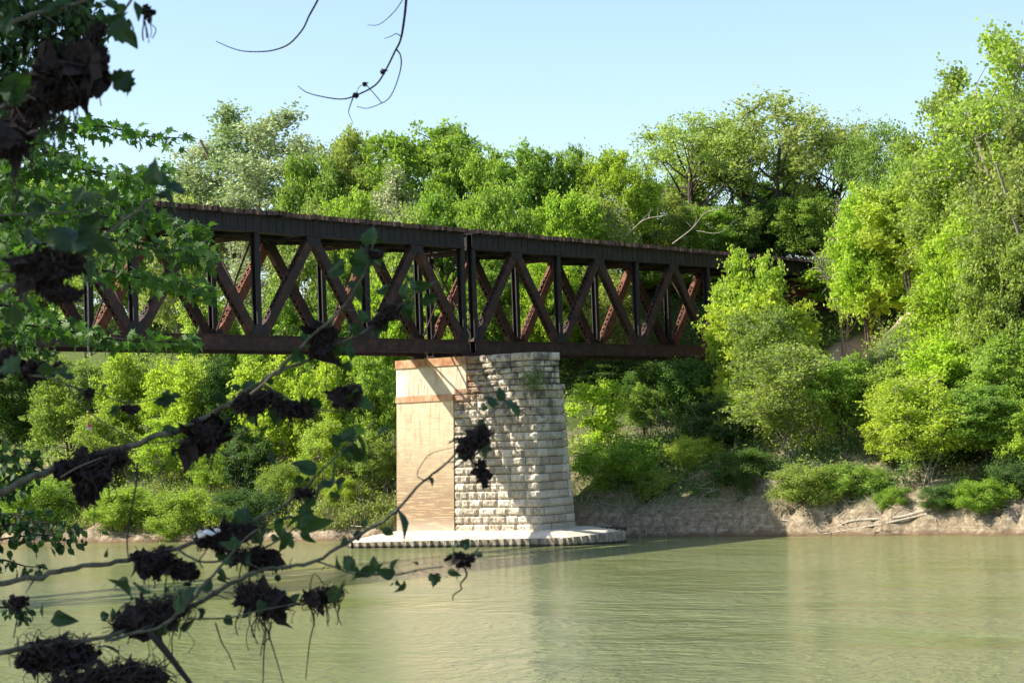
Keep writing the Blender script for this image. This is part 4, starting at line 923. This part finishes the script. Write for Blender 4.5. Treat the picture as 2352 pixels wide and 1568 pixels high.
BR = {
 'long': [[(-60, 1160, 4.2, 17), (80, 1095, 4.2, 17), (190, 1060, 4.2, 16), (300, 1022, 4.15, 15), (400, 990, 4.1, 14), (500, 945, 4.1, 14), (560, 905, 4.05, 13), (600, 878, 4.0, 12), (640, 850, 4.0, 11), (690, 798, 4.0, 8), (750, 745, 3.95, 7), (800, 690, 3.95, 6), (835, 630, 3.9, 5), (858, 560, 3.9, 4)],
          [(640, 850, 4, 8), (700, 830, 4, 7), (760, 795, 4, 6), (830, 765, 3.95, 6), (890, 725, 3.95, 5), (960, 668, 3.9, 4)], [(300, 1022, 4.15, 4), (420, 1010, 4.1, 3), (520, 1000, 4.1, 3), (600, 985, 4.1, 2)],
          [(600, 880, 4, 6), (690, 930, 4, 5), (780, 945, 4, 3), (815, 930, 4, 3)]],
 'middle': [[(-60, 1352, 4.1, 13), (60, 1327, 4.1, 13), (150, 1308, 4.1, 12), (250, 1292, 4.1, 11), (308, 1280, 4.1, 11), (400, 1258, 4.05, 10), (500, 1225, 4.0, 9), (580, 1195, 4.0, 8), (650, 1160, 4.0, 7), (710, 1110, 4.0, 6), (745, 1075, 3.95, 5), (800, 1022, 3.95, 4), (860, 968, 3.9, 3)],
            [(400, 1258, 4.05, 6), (470, 1290, 4.0, 5), (560, 1275, 4.0, 5), (640, 1240, 4.0, 4), (700, 1195, 4.0, 4)]],
 'low': [[(-60, 1512, 3.8, 13), (40, 1490, 3.8, 12), (130, 1475, 3.8, 11), (230, 1462, 3.8, 10), (330, 1432, 3.85, 10), (430, 1395, 3.9, 11), (520, 1345, 3.9, 10), (600, 1308, 3.9, 9), (656, 1301, 3.9, 9), (724, 1288, 3.9, 8), (813, 1235, 3.9, 8), (896, 1185, 3.9, 7), (972, 1106, 3.85, 6), (1026, 1063, 3.85, 5), (1105, 972, 3.8, 4), (1145, 933, 3.8, 3)],
         [(724, 1288, 3.9, 5), (770, 1302, 3.9, 4), (813, 1316, 3.9, 4), (905, 1320, 3.9, 4), (960, 1308, 3.9, 3), (1020, 1300, 3.9, 3)],
         [(240, 1470, 3.8, 8), (360, 1440, 3.8, 8), (420, 1395, 3.8, 9), (490, 1320, 3.85, 7), (560, 1240, 3.9, 5), (640, 1180, 3.9, 4)],
         [(430, 1420, 3.85, 5), (520, 1418, 3.85, 4), (600, 1400, 3.85, 3), (680, 1385, 3.85, 3)], [(1040, 1075, 3.85, 3), (1120, 1030, 3.85, 3), (1200, 1028, 3.8, 2)]],
 'top': [[(-60, 280, 3.2, 12), (0, 249, 3.2, 12), (80, 225, 3.2, 11), (150, 160, 3.2, 10), (196, 112, 3.2, 9), (252, 59, 3.2, 8), (285, 25, 3.2, 6), (312, -20, 3.2, 6)],
         [(-40, 75, 3.4, 12), (11, 58, 3.4, 12), (84, 31, 3.4, 11), (157, 15, 3.4, 9), (215, -5, 3.4, 8)]],
 'side': [[(-60, 690, 2.7, 16), (20, 660, 2.7, 13), (80, 620, 2.7, 10), (170, 600, 2.7, 8), (240, 540, 2.7, 6), (300, 497, 2.7, 8), (340, 462, 2.7, 7), (372, 440, 2.7, 4)], [(-60, 500, 2.9, 6), (60, 492, 2.9, 5), (170, 485, 2.9, 4), (250, 470, 2.9, 3)],
          [(-40, 850, 3.3, 6), (60, 860, 3.3, 5), (120, 870, 3.3, 4), (170, 888, 4.2, 4), (230, 905, 4.2, 3), (300, 925, 4.2, 3), (400, 905, 4.2, 2)], [(150, 880, 4.2, 4), (190, 930, 4.2, 4), (230, 965, 4.2, 3), (290, 1000, 4.2, 3), (345, 1022, 4.2, 2)]],
}
LV = {  # view x, y, size, angle
 'long': [(770, 617, 52, 175), (848, 540, 44, 100), (872, 555, 34, 330), (836, 602, 60, 20), (868, 590, 50, 330), (818, 668, 62, 330), (880, 662, 40, 10), (925, 668, 46, 120), (975, 655, 62, 345), (990, 690, 40, 330), (770, 800, 42, 320), (700, 770, 34, 80), (805, 905, 50, 95), (840, 925, 42, 10), (725, 940, 46, 300), (635, 955, 48, 250), (705, 925, 40, 180), (800, 845, 36, 260), (935, 715, 40, 300), (860, 700, 36, 200), (620, 1050, 34, 260)],
 'middle': [(795, 998, 52, 160), (832, 1022, 66, 320), (815, 1045, 52, 290), (878, 988, 34, 70), (700, 1070, 64, 140), (770, 1100, 72, 10), (735, 1118, 44, 200), (790, 1112, 50, 340), (700, 1140, 34, 190), (715, 1150, 30, 330), (768, 1142, 28, 270), (715, 1205, 72, 345), (690, 1180, 44, 160), (640, 1210, 46, 250), (600, 1200, 44, 90), (660, 1235, 40, 290), (560, 1180, 42, 60), (470, 1020, 1, 0)],
 'low': [(930, 1180, 62, 340), (900, 1172, 34, 150), (822, 1228, 30, 100), (1055, 1058, 52, 240), (1120, 1035, 56, 290), (1050, 1008, 36, 150), (1130, 918, 38, 120), (1108, 935, 28, 180), (1182, 932, 52, 330), (1150, 905, 34, 100), (992, 1106, 26, 330), (848, 1312, 46, 5), (796, 1292, 40, 160), (906, 1295, 30, 95), (1038, 1262, 36, 110), (1070, 1246, 28, 60), (1085, 1275, 40, 350), (1100, 1272, 24, 10), (1062, 1285, 40, 280),
         (290, 1350, 66, 110), (322, 1352, 50, 300), (275, 1335, 44, 170), (142, 1420, 58, 355), (95, 1405, 40, 130), (235, 1415, 36, 200), (262, 1412, 26, 80), (382, 1362, 32, 250), (775, 1360, 50, 20), (680, 1366, 28, 100), (395, 1430, 60, 340), (440, 1435, 54, 10), (300, 1428, 50, 200), (560, 1416, 38, 350), (527, 1424, 26, 330), (600, 1395, 34, 270), (250, 1480, 50, 20), (140, 1470, 46, 100)],
 'top': [(286, 72, 62, 340), (262, 60, 46, 120), (300, 85, 44, 310), (48, 195, 90, 5), (20, 215, 70, 200), (282, 180, 52, 20), (295, 200, 46, 300), (255, 5, 50, 0), (10, 60, 50, 100)],
 'side': [(385, 446, 54, 350), (370, 452, 36, 200), (170, 535, 96, 80), (120, 560, 80, 200), (255, 560, 88, 0), (215, 520, 70, 350), (125, 852, 60, 310), (15, 840, 60, 180), (60, 690, 60, 260), (30, 730, 50, 240), (80, 540, 70, 60)],
}
for key in BR:
    mb = MB()
    for j, pl_ in enumerate(BR[key]):
        P = vpath(pl_, 5); idx = np.linspace(0, len(pl_)-1, len(P)); D = np.interp(idx, range(len(pl_)), [px(p[2], p[3])/2 for p in pl_])
        P = P + fr.normal(size=P.shape)*D[:, None]*.35; mb.tube(P, D*fr.uniform(.92, 1.1, len(P)), 7)
        for q_ in range(max(2, len(pl_)//2)):        # little spurs and side twigs
            i = fr.integers(3, len(P)-1); d = unit(AX*fr.normal()+AY*fr.normal()+AF*fr.normal()*.4); ln = fr.uniform(.015, .06)
            mb.tube([P[i], P[i]+d*ln*.5+fr.normal(size=3)*.003, P[i]+d*ln], [D[i]*.5, D[i]*.3, .0008], 4)
    b_o = child(mb, 'branch', MAT['branch'], syc, True)
    lm = MB(); dd = BR[key][0][len(BR[key][0])//2][2]
    for (x, y, sz, a) in LV[key]:
        if sz > 5:
            c_ = vleaf(lm, x, y, dd+fr.normal()*.04, sz*.92, a, 'syc' if fr.random() < .45 else 'ov', face=.75, curl=fr.uniform(.2, 1.0), fold=fr.uniform(.2, .9)); 
    for P_ in [vpath(p, 5) for p in BR[key][:3]]:      # smaller fresh leaves along the outer half
        for q_ in range(15):
            i = fr.integers(len(P_)//4, len(P_)); d = unit(AX*fr.normal()+AY*fr.normal()+AF*fr.normal()*.5); sz = fr.uniform(.010, .034)
            leaf(lm, P_[i]+d*.012, d, -AF+fr.normal(size=3)*.8, sz, 'ov' if fr.random() < .6 else 'syc', fr.uniform(.1, .9), fr.uniform(.1, .8))
    o = lm.build('foliage', MAT['leaf_near'], b_o)

# flood debris snagged on the branches
def debris(label, x, y, rx, ry, tilt, dist, nleaf, nstem, hang=0, stray=1.25, col='debris'):
    t = math.radians(tilt); U1 = AX*math.cos(t)+AY*math.sin(t); U2 = -AX*math.sin(t)+AY*math.cos(t)
    nstem = int(nstem*.85); nleaf = int(nleaf*1.5); c0 = at(x, y, dist); R1, R2 = px(dist, rx*.84), px(dist, ry*.72); root = empty('debris_clump', tuple(c0)); tag(root, label, 'flood debris', 'flood debris snagged on the near branches')
    mb = MB()
    for k in range(nleaf):      # crumpled dead leaves
        r_, a_ = fr.random()**.6, fr.uniform(0, 6.28); p = c0+U1*R1*.95*r_*math.cos(a_)+U2*R2*(.9*r_*math.sin(a_)*(.55+.45*math.sin(2.3*a_+R1*400))-.12)+AF*fr.normal()*R2*.5
        sz = (.25+1.3*fr.random()**2)*min(R1, R2)*1.15+.006; d = unit(fr.normal(size=3)); nn = fr.normal(size=3)-AF*.5
        leaf(mb, p-d*sz*.4, d, nn, sz, 'syc' if k % 3 else 'ov', curl=fr.uniform(-1, 1), fold=fr.uniform(-.6, .8))
    V = mb.v; 
    for v_ in V: v_ += fr.normal(size=v_.shape)*.0022
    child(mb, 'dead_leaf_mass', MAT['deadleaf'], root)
    mb = MB()
    for k in range(nstem):      # matted grass and root stems, mostly along the clump, fraying at its ends
        a_ = fr.uniform(0, 6.28); r_ = fr.random()**.5; p = c0+U1*R1*.95*r_*math.cos(a_)+U2*R2*.7*r_*math.sin(a_)+AF*fr.normal()*R2*.45
        d = unit(U1*fr.normal()*1.3+U2*fr.normal()*.8+AF*fr.normal()*.5+np.array([0, 0, -.2])); ln = (R1+R2)*.5*fr.uniform(.5, stray)
        bend = fr.normal(size=3)*ln*.22; mb.tube(smooth_path([p-d*ln*.5, p+bend, p+d*ln*.5+bend*.2+np.array([0, 0, -.25*ln*fr.random()])], 4), fr.uniform(.0005, .0013), 3)
    child(mb, 'tangled_stems', MAT[col], root)
    if hang:
        for k in range(hang):
            mb = MB(); p = c0+U1*R1*fr.uniform(-.8, .8)-U2*R2*.5; ln = R2*fr.uniform(1.2, 3.2); w_ = AX*fr.normal()*.3
            mb.tube(smooth_path([p, p+np.array([0, 0, -.35*ln])+w_*ln*.3, p+np.array([0, 0, -.7*ln])+w_*ln*.7+fr.normal(size=3)*ln*.08, p+np.array([0, 0, -ln])+w_*ln*.6], 5), fr.uniform(.0007, .0016), 3); child(mb, 'hanging_strand', MAT['debris'], root)
    return root
D = debris
D('biggest shaggy clump of dead leaves and roots, hanging at the top left against the sky', 165, 165, 95, 75, 35, 3.2, 70, 330, 10, 1.5)
D('narrow dark wrap of roots on the branch just above the biggest top left clump', 205, 95, 70, 24, 48, 3.2, 22, 110, 3)
D('ragged dark clump below and left of the biggest top left clump', 75, 250, 80, 55, 30, 3.2, 40, 190, 8, 1.5)
D('dark clump cut by the left edge above the bridge deck', 8, 330, 42, 75, 85, 3.1, 34, 120, 8)
D('small dark scrap dangling on strands from the top edge, right of the biggest clump', 337, 28, 12, 28, 5, 3.3, 8, 22, 5)
D('black flat topped clump in front of the truss at the left', 110, 605, 88, 48, 3, 2.7, 60, 170, 3, 1.1)
D('smaller clump hanging just under the black flat topped clump', 135, 672, 48, 28, 350, 2.7, 24, 70, 2)
D('dead leaf clump cut by the left edge just below the bottom chord', 10, 838, 48, 36, 10, 3.3, 26, 60, 4)
D('rough dark clump beside a green leaf just below the bottom chord at left', 82, 850, 44, 28, 8, 3.3, 22, 60, 3)
D('tiny dark scrap hanging on the fishing line at left', 205, 900, 10, 20, 0, 4.2, 8, 22, 2)
D('thin comb shaped wisp of roots hanging below the bare twig fork', 300, 938, 26, 12, 355, 4.2, 8, 46, 5)
D('large dark clump with a wide dead leaf hanging down, on the long branch at left', 215, 1065, 98, 38, 14, 4.15, 58, 230, 5)
D('broad dead leaf drooping under the large clump on the long branch', 200, 1120, 36, 42, 60, 4.1, 26, 20, 1)
D('clump of folded dead leaves under the middle of the long branch', 470, 1000, 58, 48, 30, 4.1, 46, 90, 3)
D('bundle of straight roots bound tightly round the long branch', 590, 920, 62, 36, 12, 4.0, 36, 260, 3, 1.2)
D('dark clump between the bundle of straight roots and a round leaf', 680, 940, 48, 32, 345, 4.0, 34, 90, 2)
D('pyramid shaped dead leaf clump at the end of a thin twig', 800, 915, 38, 34, 60, 4.0, 22, 50, 1)
D('shaggy clump on the forking of the long branch in front of the bottom chord', 742, 780, 42, 50, 70, 4.0, 34, 130, 3)
D('dark clump on the rising twig in front of the last panels left of the pier', 885, 722, 52, 24, 38, 3.95, 26, 70, 2)
D('small brown wad under the topmost leaf of the rising twig', 862, 585, 20, 16, 0, 3.9, 8, 60, 1, 1.8)
D('thick spiky clump in the middle of the middle branch', 368, 1290, 62, 42, 350, 4.05, 50, 190, 5)
D('hanging dead leaf right of the spiky clump on the middle branch', 437, 1315, 18, 42, 5, 4.05, 14, 16, 1)
D('long dark clump with white scraps at its left end', 520, 1228, 82, 34, 12, 4.0, 54, 140, 4)
D('dark clump directly below the long clump with white scraps', 590, 1280, 62, 38, 350, 4.0, 42, 90, 4)
D('grey matted clump wound round the low branch left of its fork', 600, 1375, 70, 48, 340, 3.9, 52, 260, 12, 1.5)
D('fan shaped clump of dead grass pointing right over the river', 738, 1368, 58, 28, 10, 3.9, 24, 170, 8, 1.7)
D('wide matted clump where the low branches cross', 350, 1410, 110, 44, 15, 3.85, 62, 320, 10, 1.5)
D('big brushy clump near the lower left corner', 130, 1500, 100, 52, 5, 3.8, 64, 280, 8, 1.4)
D('massive dark clump along the bottom edge of the picture', 250, 1560, 165, 48, 4, 3.75, 90, 360, 6, 1.3)
D('dark clump around the twig in front of the pier masonry', 1090, 1010, 46, 30, 30, 3.8, 28, 130, 3, 1.6)
D('long crumpled dead leaf hanging in front of the pier masonry', 1108, 1085, 16, 52, 12, 3.8, 24, 8, 0)
D('small clump ringed by green leaves over the water below the pier footing', 1055, 1282, 34, 22, 0, 3.9, 22, 40, 1)
D('dark wad of leaves beside the round leaf left of the pier base', 700, 1130, 24, 20, 0, 4.0, 10, 20, 1)
D('dark strip of debris hanging from the twig near the left edge of the water', 42, 1385, 18, 34, 60, 3.9, 16, 36, 2)
# splintered wood, vines, line, float, plastic
def strand(name, label, cat, pts, wpx, mat, kk=5):
    P = vpath(pts, 6); mb = MB(); mb.tube(P, np.linspace(px(pts[0][2], wpx)/2, px(pts[0][2], wpx)/2*.55, len(P)), kk); return tag(mb.build(name, MAT[mat], None, True), label, cat)
strand('splintered_stick', 'flat splintered stick jutting down to the bottom edge from the low clumps', 'stick', [(345, 1450, 3.8), (385, 1500, 3.8), (440, 1572, 3.8)], 22, 'debris', 4)
strand('hanging_vine', 'long thin vine hanging from the long branch down to the middle branch', 'vine', [(316, 1062, 4.1), (313, 1110, 4.1), (300, 1180, 4.1), (292, 1240, 4.1), (296, 1290, 4.1)], 5, 'twig')
strand('hanging_vine', 'curly vine dangling over the water below the small leaf ringed clump', 'vine', [(1066, 1300, 3.9), (1072, 1320, 3.9), (1058, 1340, 3.9), (1060, 1352, 3.9), (1042, 1365, 3.9), (1040, 1378, 3.9)], 5, 'debris')
strand('hanging_root', 'thin forked root hanging to the lower edge, leftmost below the grey matted clump', 'root', [(605, 1410, 3.9), (610, 1450, 3.9), (606, 1500, 3.9), (604, 1566, 3.9)], 5, 'twig')
strand('hanging_root', 'thin root bending right below the grey matted clump', 'root', [(612, 1440, 3.9), (625, 1480, 3.9), (640, 1530, 3.9), (652, 1572, 3.9)], 4, 'twig')
strand('hanging_root', 'long root curving down below the fan shaped clump', 'root', [(706, 1385, 3.9), (722, 1420, 3.9), (712, 1470, 3.9), (706, 1520, 3.9), (702, 1560, 3.9)], 4, 'twig')
strand('hanging_root', 'pale wavy root left of the grey matted clump, over open water', 'root', [(495, 1430, 3.9), (510, 1475, 3.9), (525, 1500, 3.9), (540, 1538, 3.9)], 4, 'debris')
strand('dead_twig', 'thin bare twig arching left of the dark clump in front of the pier', 'twig', [(985, 1105, 3.8), (958, 1090, 3.8), (985, 1045, 3.8), (1030, 1030, 3.8), (1090, 1018, 3.8)], 2.5, 'debris')
strand('grass_stem', 'pale double grass stem pointing up right over the pier footing', 'stem', [(1072, 1290, 3.9), (1110, 1262, 3.9), (1160, 1225, 3.9)], 3, 'straw')
strand('grass_stem', 'pale stalk lying across the clump on the long branch at left', 'stem', [(140, 1095, 4.08), (180, 1072, 4.05), (235, 1050, 4.05)], 4, 'straw')
strand('grass_stem', 'pale broken stalk standing out of the bundle of straight roots', 'stem', [(575, 905, 3.9), (605, 880, 3.9), (640, 842, 3.9)], 6, 'straw')
strand('fishing_line', 'thin pale fishing line hanging straight down in front of the left truss', 'fishing line', [(201, 630, 4.2), (202, 760, 4.2), (203, 885, 4.2)], 1.6, 'line', 4)
fl = empty('fishing_float', tuple(at(205, 981, 4.2))); tag(fl, 'small red and white fishing float caught on a twig at left', 'float')
def ball(cx, r, z0, z1, n=10):
    mb = MB(); th_ = np.linspace(z0, z1, 6); ring = []
    for t_ in th_:
        for k in range(n): a_ = k*2*math.pi/n; ring.append((cx[0]+r*math.cos(t_)*math.cos(a_), cx[1]+r*math.cos(t_)*math.sin(a_), cx[2]+r*1.15*math.sin(t_)))
    f = [(i*n+k, i*n+(k+1) % n, (i+1)*n+(k+1) % n, (i+1)*n+k) for i in range(5) for k in range(n)]; mb.add(ring, f); return mb
cf = at(205, 981, 4.2); child(ball(cf, px(4.2, 6), 0, 1.55), 'red_half', MAT['red'], fl, True); child(ball(cf, px(4.2, 6), -1.55, 0), 'white_half', MAT['white'], fl, True)
mb = MB(); mb.tube([cf+np.array([0, 0, .006]), cf+np.array([.001, 0, .030])], .0008, 5); child(mb, 'stem', MAT['red'], fl)
def scrap(label, pts, dist):
    mb = MB(); n = len(pts); mx_ = sum(p[0] for p in pts)/n; my_ = sum(p[1] for p in pts)/n
    P = [at(x, y, dist+fr.normal()*.004) for x, y in [(mx_+(x-mx_)*.7, my_+(y-my_)*.7) for x, y in pts]]; c_ = sum(P)/n+AF*-.006
    mb.add(P+[c_]+[p+AF*.002 for p in P]+[c_+AF*.002], [(i, (i+1) % n, n) for i in range(n)]+[(n+1+(i+1) % n, n+1+i, 2*n+1) for i in range(n)]); tag(mb.build('plastic_scrap', MAT['white']), label, 'litter')
scrap('crumpled white plastic scrap at the left end of the long clump', [(443, 1222), (452, 1212), (462, 1218), (478, 1210), (490, 1216), (505, 1226), (492, 1232), (476, 1228), (468, 1236), (450, 1240)], 3.93)
scrap('small bluish white plastic scrap on top of the long clump', [(487, 1214), (498, 1210), (508, 1213), (507, 1222), (496, 1226)], 3.9)
# twigs hanging into the sky from the top edge
tw = empty('hanging_twig', tuple(at(730, 0, 7))); tag(tw, 'bare thin twig curving in from the top edge, left of the larger twig', 'twig')
mb = MB(); mb.tube(vpath([(760, -90, 7), (745, -40, 7), (730, 0, 7), (710, 37, 7), (695, 68, 7), (666, 100, 7), (635, 114, 7), (602, 119, 7), (561, 118, 7), (530, 110, 7), (496, 95, 7)], 4), np.linspace(px(7, 3), px(7, .8), 41), 6); child(mb, 'stem', MAT['twig'], tw)
tw = empty('hanging_twig', tuple(at(932, 0, 7))); tag(tw, 'larger forked bare twig hanging from the top edge with small snagged scraps', 'twig')
for nm, pl_, w0, w1 in (('stem', [(925, -120, 7), (932, -50, 7), (933, 0, 7), (926, 62, 7), (919, 95, 7), (908, 117, 7), (886, 161, 7), (862, 196, 7), (814, 221, 7), (781, 228, 7), (734, 221, 7), (704, 212, 7), (684, 198, 7)], 3.6, .8),
                        ('side_twig', [(911, 114, 7), (920, 128, 7), (921, 154, 7), (910, 194, 7), (895, 224, 7), (877, 237, 7), (844, 249, 7), (820, 245, 7)], 1.8, .7),
                        ('side_twig', [(931, -10, 7), (910, 22, 7), (884, 48, 7), (866, 58, 7), (844, 58, 7)], 1.2, .6), ('side_twig', [(921, 84, 7), (910, 78, 7), (898, 84, 7), (882, 89, 7)], 1.2, .6),
                        ('side_twig', [(840, 194, 7), (858, 214, 7), (877, 237, 7)], 1.1, 1.0), ('side_twig', [(812, 222, 7), (804, 244, 7), (801, 260, 7), (811, 283, 7)], 1.8, .5), ('side_twig', [(817, 218, 7), (825, 200, 7), (838, 194, 7)], .8, .7)):
    P = vpath(pl_, 4); mb = MB(); mb.tube(P, np.linspace(px(7, w0), px(7, w1), len(P)), 6); child(mb, nm, MAT['twig'], tw)
for (x, y, r_) in ((880, 165, 9), (817, 219, 9), (838, 194, 7)):
    mb = MB(); c_ = at(x, y, 7)
    for k in range(26): d = unit(fr.normal(size=3)); mb.tube([c_-d*px(7, r_)*.6+fr.normal(size=3)*.003, c_+fr.normal(size=3)*.003, c_+d*px(7, r_)*.8], .0022, 3)
    child(mb, 'snagged_scrap', MAT['debris'], tw)

# silver maple a little farther off, its leafy sprays entering from the left
mp = empty('maple_tree', tuple(at(-500, 1100, 17))); g1 = float(ground(*mp.location[:2])); mp.location.z = g1
tag(mp, 'silver maple with fresh green star shaped leaves in front of the bridge at left', 'tree')
mb = MB(); tx, ty = mp.location.x, mp.location.y; tt = at(-500, -200, 17)
mb.tube(smooth_path([(tx, ty, g1-.8), (tx+.1, ty, 5), (tx-.2, ty+.2, 9), tt], 6), np.linspace(.24, .08, 19), 10); child(mb, 'trunk', MAT['bark'], mp)
MS = [([(-120, 260, 0), (-20, 330, 0), (50, 350, 0), (100, 400, 0)], 50, 1.8), ([(-120, 520, 0), (-20, 500, 0), (50, 540, 0), (100, 600, 0), (90, 680, 0)], 50, 1.8), ([(-120, 640, 0), (-20, 660, 0), (40, 720, 0), (60, 780, 0)], 40, 1.4), ([(-120, 180, 0), (-20, 230, 0), (40, 280, 0), (90, 300, 0)], 40, 1.6),
      ([(-120, 420, 0), (0, 330, 0), (120, 300, 0), (230, 290, 0), (330, 312, 0), (435, 318, 0)], 26, 1.0), ([(-120, 500, 0), (20, 400, 0), (130, 380, 0), (240, 400, 0), (330, 405, 0), (405, 392, 0)], 34, 1.3),
      ([(-120, 520, 0), (0, 470, 0), (130, 440, 0), (260, 450, 0), (340, 430, 0)], 42, 1.9), ([(-120, 560, 0), (40, 520, 0), (160, 500, 0), (300, 500, 0), (400, 520, 0), (465, 545, 0)], 34, 1.6),
      ([(-120, 640, 0), (60, 570, 0), (200, 550, 0), (330, 560, 0), (440, 590, 0), (485, 600, 0)], 40, 1.9), ([(-120, 640, 0), (60, 620, 0), (200, 615, 0), (330, 640, 0), (430, 650, 0), (480, 680, 0)], 36, 1.7),
      ([(-120, 760, 0), (30, 745, 0), (150, 760, 0), (280, 780, 0), (380, 785, 0), (455, 780, 0)], 24, 1.5), ([(-120, 700, 0), (0, 700, 0), (80, 720, 0), (150, 745, 0), (200, 760, 0)], 30, 1.2),
      ([(-120, 300, 0), (-20, 260, 0), (60, 300, 0), (110, 350, 0), (200, 340, 0)], 36, 1.3), ([(-120, 380, 0), (-20, 420, 0), (60, 450, 0), (160, 470, 0), (210, 440, 0)], 44, 2.0),
      ([(-120, 480, 0), (-10, 560, 0), (60, 600, 0), (150, 590, 0)], 40, 1.3), ([(-120, 800, 0), (0, 790, 0), (60, 800, 0), (130, 820, 0)], 22, .7), ([(-120, 440, 0), (-20, 480, 0), (60, 520, 0), (120, 560, 0), (170, 590, 0)], 42, 1.4)]
for k, (pl_, spread, dens) in enumerate(MS):
    dist = 14.5+(k*1.7) % 4.2; P = vpath([(x, y, dist) for x, y, _ in pl_], 8); mb = MB(); mb.tube(P, np.linspace(px(dist, 5), px(dist, 1), len(P)), 5); lm = MB()
    Ln = sum(math.dist(pl_[i][:2], pl_[i+1][:2]) for i in range(len(pl_)-1)); N = int(Ln*dens/3.6)
    for j in range(N):
        t_ = fr.uniform(.12, 1.0); i = int(t_*(len(P)-1)); p = P[i]; sp = px(dist, spread)*(1.0-.35*t_)
        e = p+AX*fr.normal()*sp*.6+AY*(fr.normal()*sp*.55)+AF*fr.normal()*sp*1.3
        if j % 3 == 0: mb.tube([p, (p+e)/2+np.array([0, 0, .02]), e], [px(dist, 1.4)/2, px(dist, 1)/2, px(dist, .7)/2], 3)
        a_ = fr.uniform(-2.6, .4) ; d = AX*math.cos(a_)+AY*math.sin(a_)+AF*fr.normal()*.5
        leaf(lm, e, d, np.array([-.3, -.2, .9])+fr.normal(size=3)*.5-AF*.35, px(dist, fr.uniform(17, 33)), 'star', fr.uniform(.1, .6), fr.uniform(-.1, .3))
    b_ = child(mb, 'branch', MAT['twig'], mp); lm.build('foliage', MAT['leaf_maple'], b_)
# two smaller leafy plants with plain oval leaves
def oval(name, label, cat, paths, dist, spread, lpx, dens):
    root = empty(name, tuple(at(*paths[0][0], dist))); tag(root, label, cat); mb = MB(); lm = MB()
    for pl_ in [[(-90, sum(p[0][1] for p in paths)/len(paths))]+p for p in paths]:
        P = vpath([(x, y, dist) for x, y in pl_], 8); mb.tube(P, np.linspace(px(dist, 4), px(dist, 1), len(P)), 5); Ln = sum(math.dist(pl_[i], pl_[i+1]) for i in range(len(pl_)-1))
        for j in range(int(Ln*dens/8)):
            i = fr.integers(1, len(P)); sp = px(dist, spread); e = P[i]+AX*fr.normal()*sp*.6+AY*(fr.normal()*.6-.25)*sp+AF*fr.normal()*sp; a_ = fr.uniform(-2.7, -.4)
            mb.tube([P[i], e], [.001, .0008], 3); leaf(lm, e, AX*math.cos(a_)+AY*math.sin(a_)+AF*fr.normal()*.4, -AF+fr.normal(size=3)*.7+np.array([0, 0, .5]), px(dist, lpx*fr.uniform(.6, 1.2)), 'ov', fr.uniform(0, .5), fr.uniform(0, .4))
    child(mb, 'stem', MAT['twig'], root); child(lm, 'foliage', MAT['leaf_near'], root)
oval('mulberry_branch', 'leafy branch with small oval leaves hanging in the top left corner against the sky', 'branch', [[(-60, 60), (20, 30), (110, 40), (200, 20)], [(-60, 140), (30, 100), (110, 85), (190, 55), (215, 40)], [(-60, 120), (40, 120), (110, 120), (150, 100)], [(-60, 230), (0, 170), (60, 180), (110, 190)], [(-60, 330), (0, 290), (60, 260), (130, 270)], [(150, -30), (170, 10), (185, 60), (172, 110)], [(-40, -10), (30, -5), (90, 5)], [(-60, 220), (10, 120), (60, 70), (90, 60)], [(-60, 260), (-10, 220), (30, 200), (80, 230)]], 6.0, 32, 24, 4.6)
oval('leafy_twig', 'leafy twig with oval leaves at the left edge just above the far shoreline', 'twig', [[(-60, 1220), (20, 1205), (100, 1200), (200, 1215)], [(-60, 1250), (20, 1235), (100, 1228), (150, 1240)], [(-60, 1190), (20, 1180), (70, 1190)]], 7.0, 22, 22, 3.0)
oval('leafy_twig', 'leafy twig with oval leaves at the left edge over the sunlit water', 'twig', [[(-60, 1300), (0, 1285), (60, 1300), (95, 1300)], [(-60, 1420), (0, 1395), (40, 1400), (60, 1410)]], 7.0, 16, 20, 2.0)
oval('leafy_shrub', 'upright leafy shoots with green leaves at the left edge in front of the far bank', 'shrub', [[(-60, 1180), (10, 1120), (60, 1080), (90, 1050)], [(-60, 1080), (0, 1060), (50, 1040), (80, 1060)], [(-60, 1150), (0, 1110), (30, 1090), (70, 1110)], [(-60, 1080), (-40, 1030), (0, 1010), (40, 1060)]], 8.0, 24, 24, 2.0)
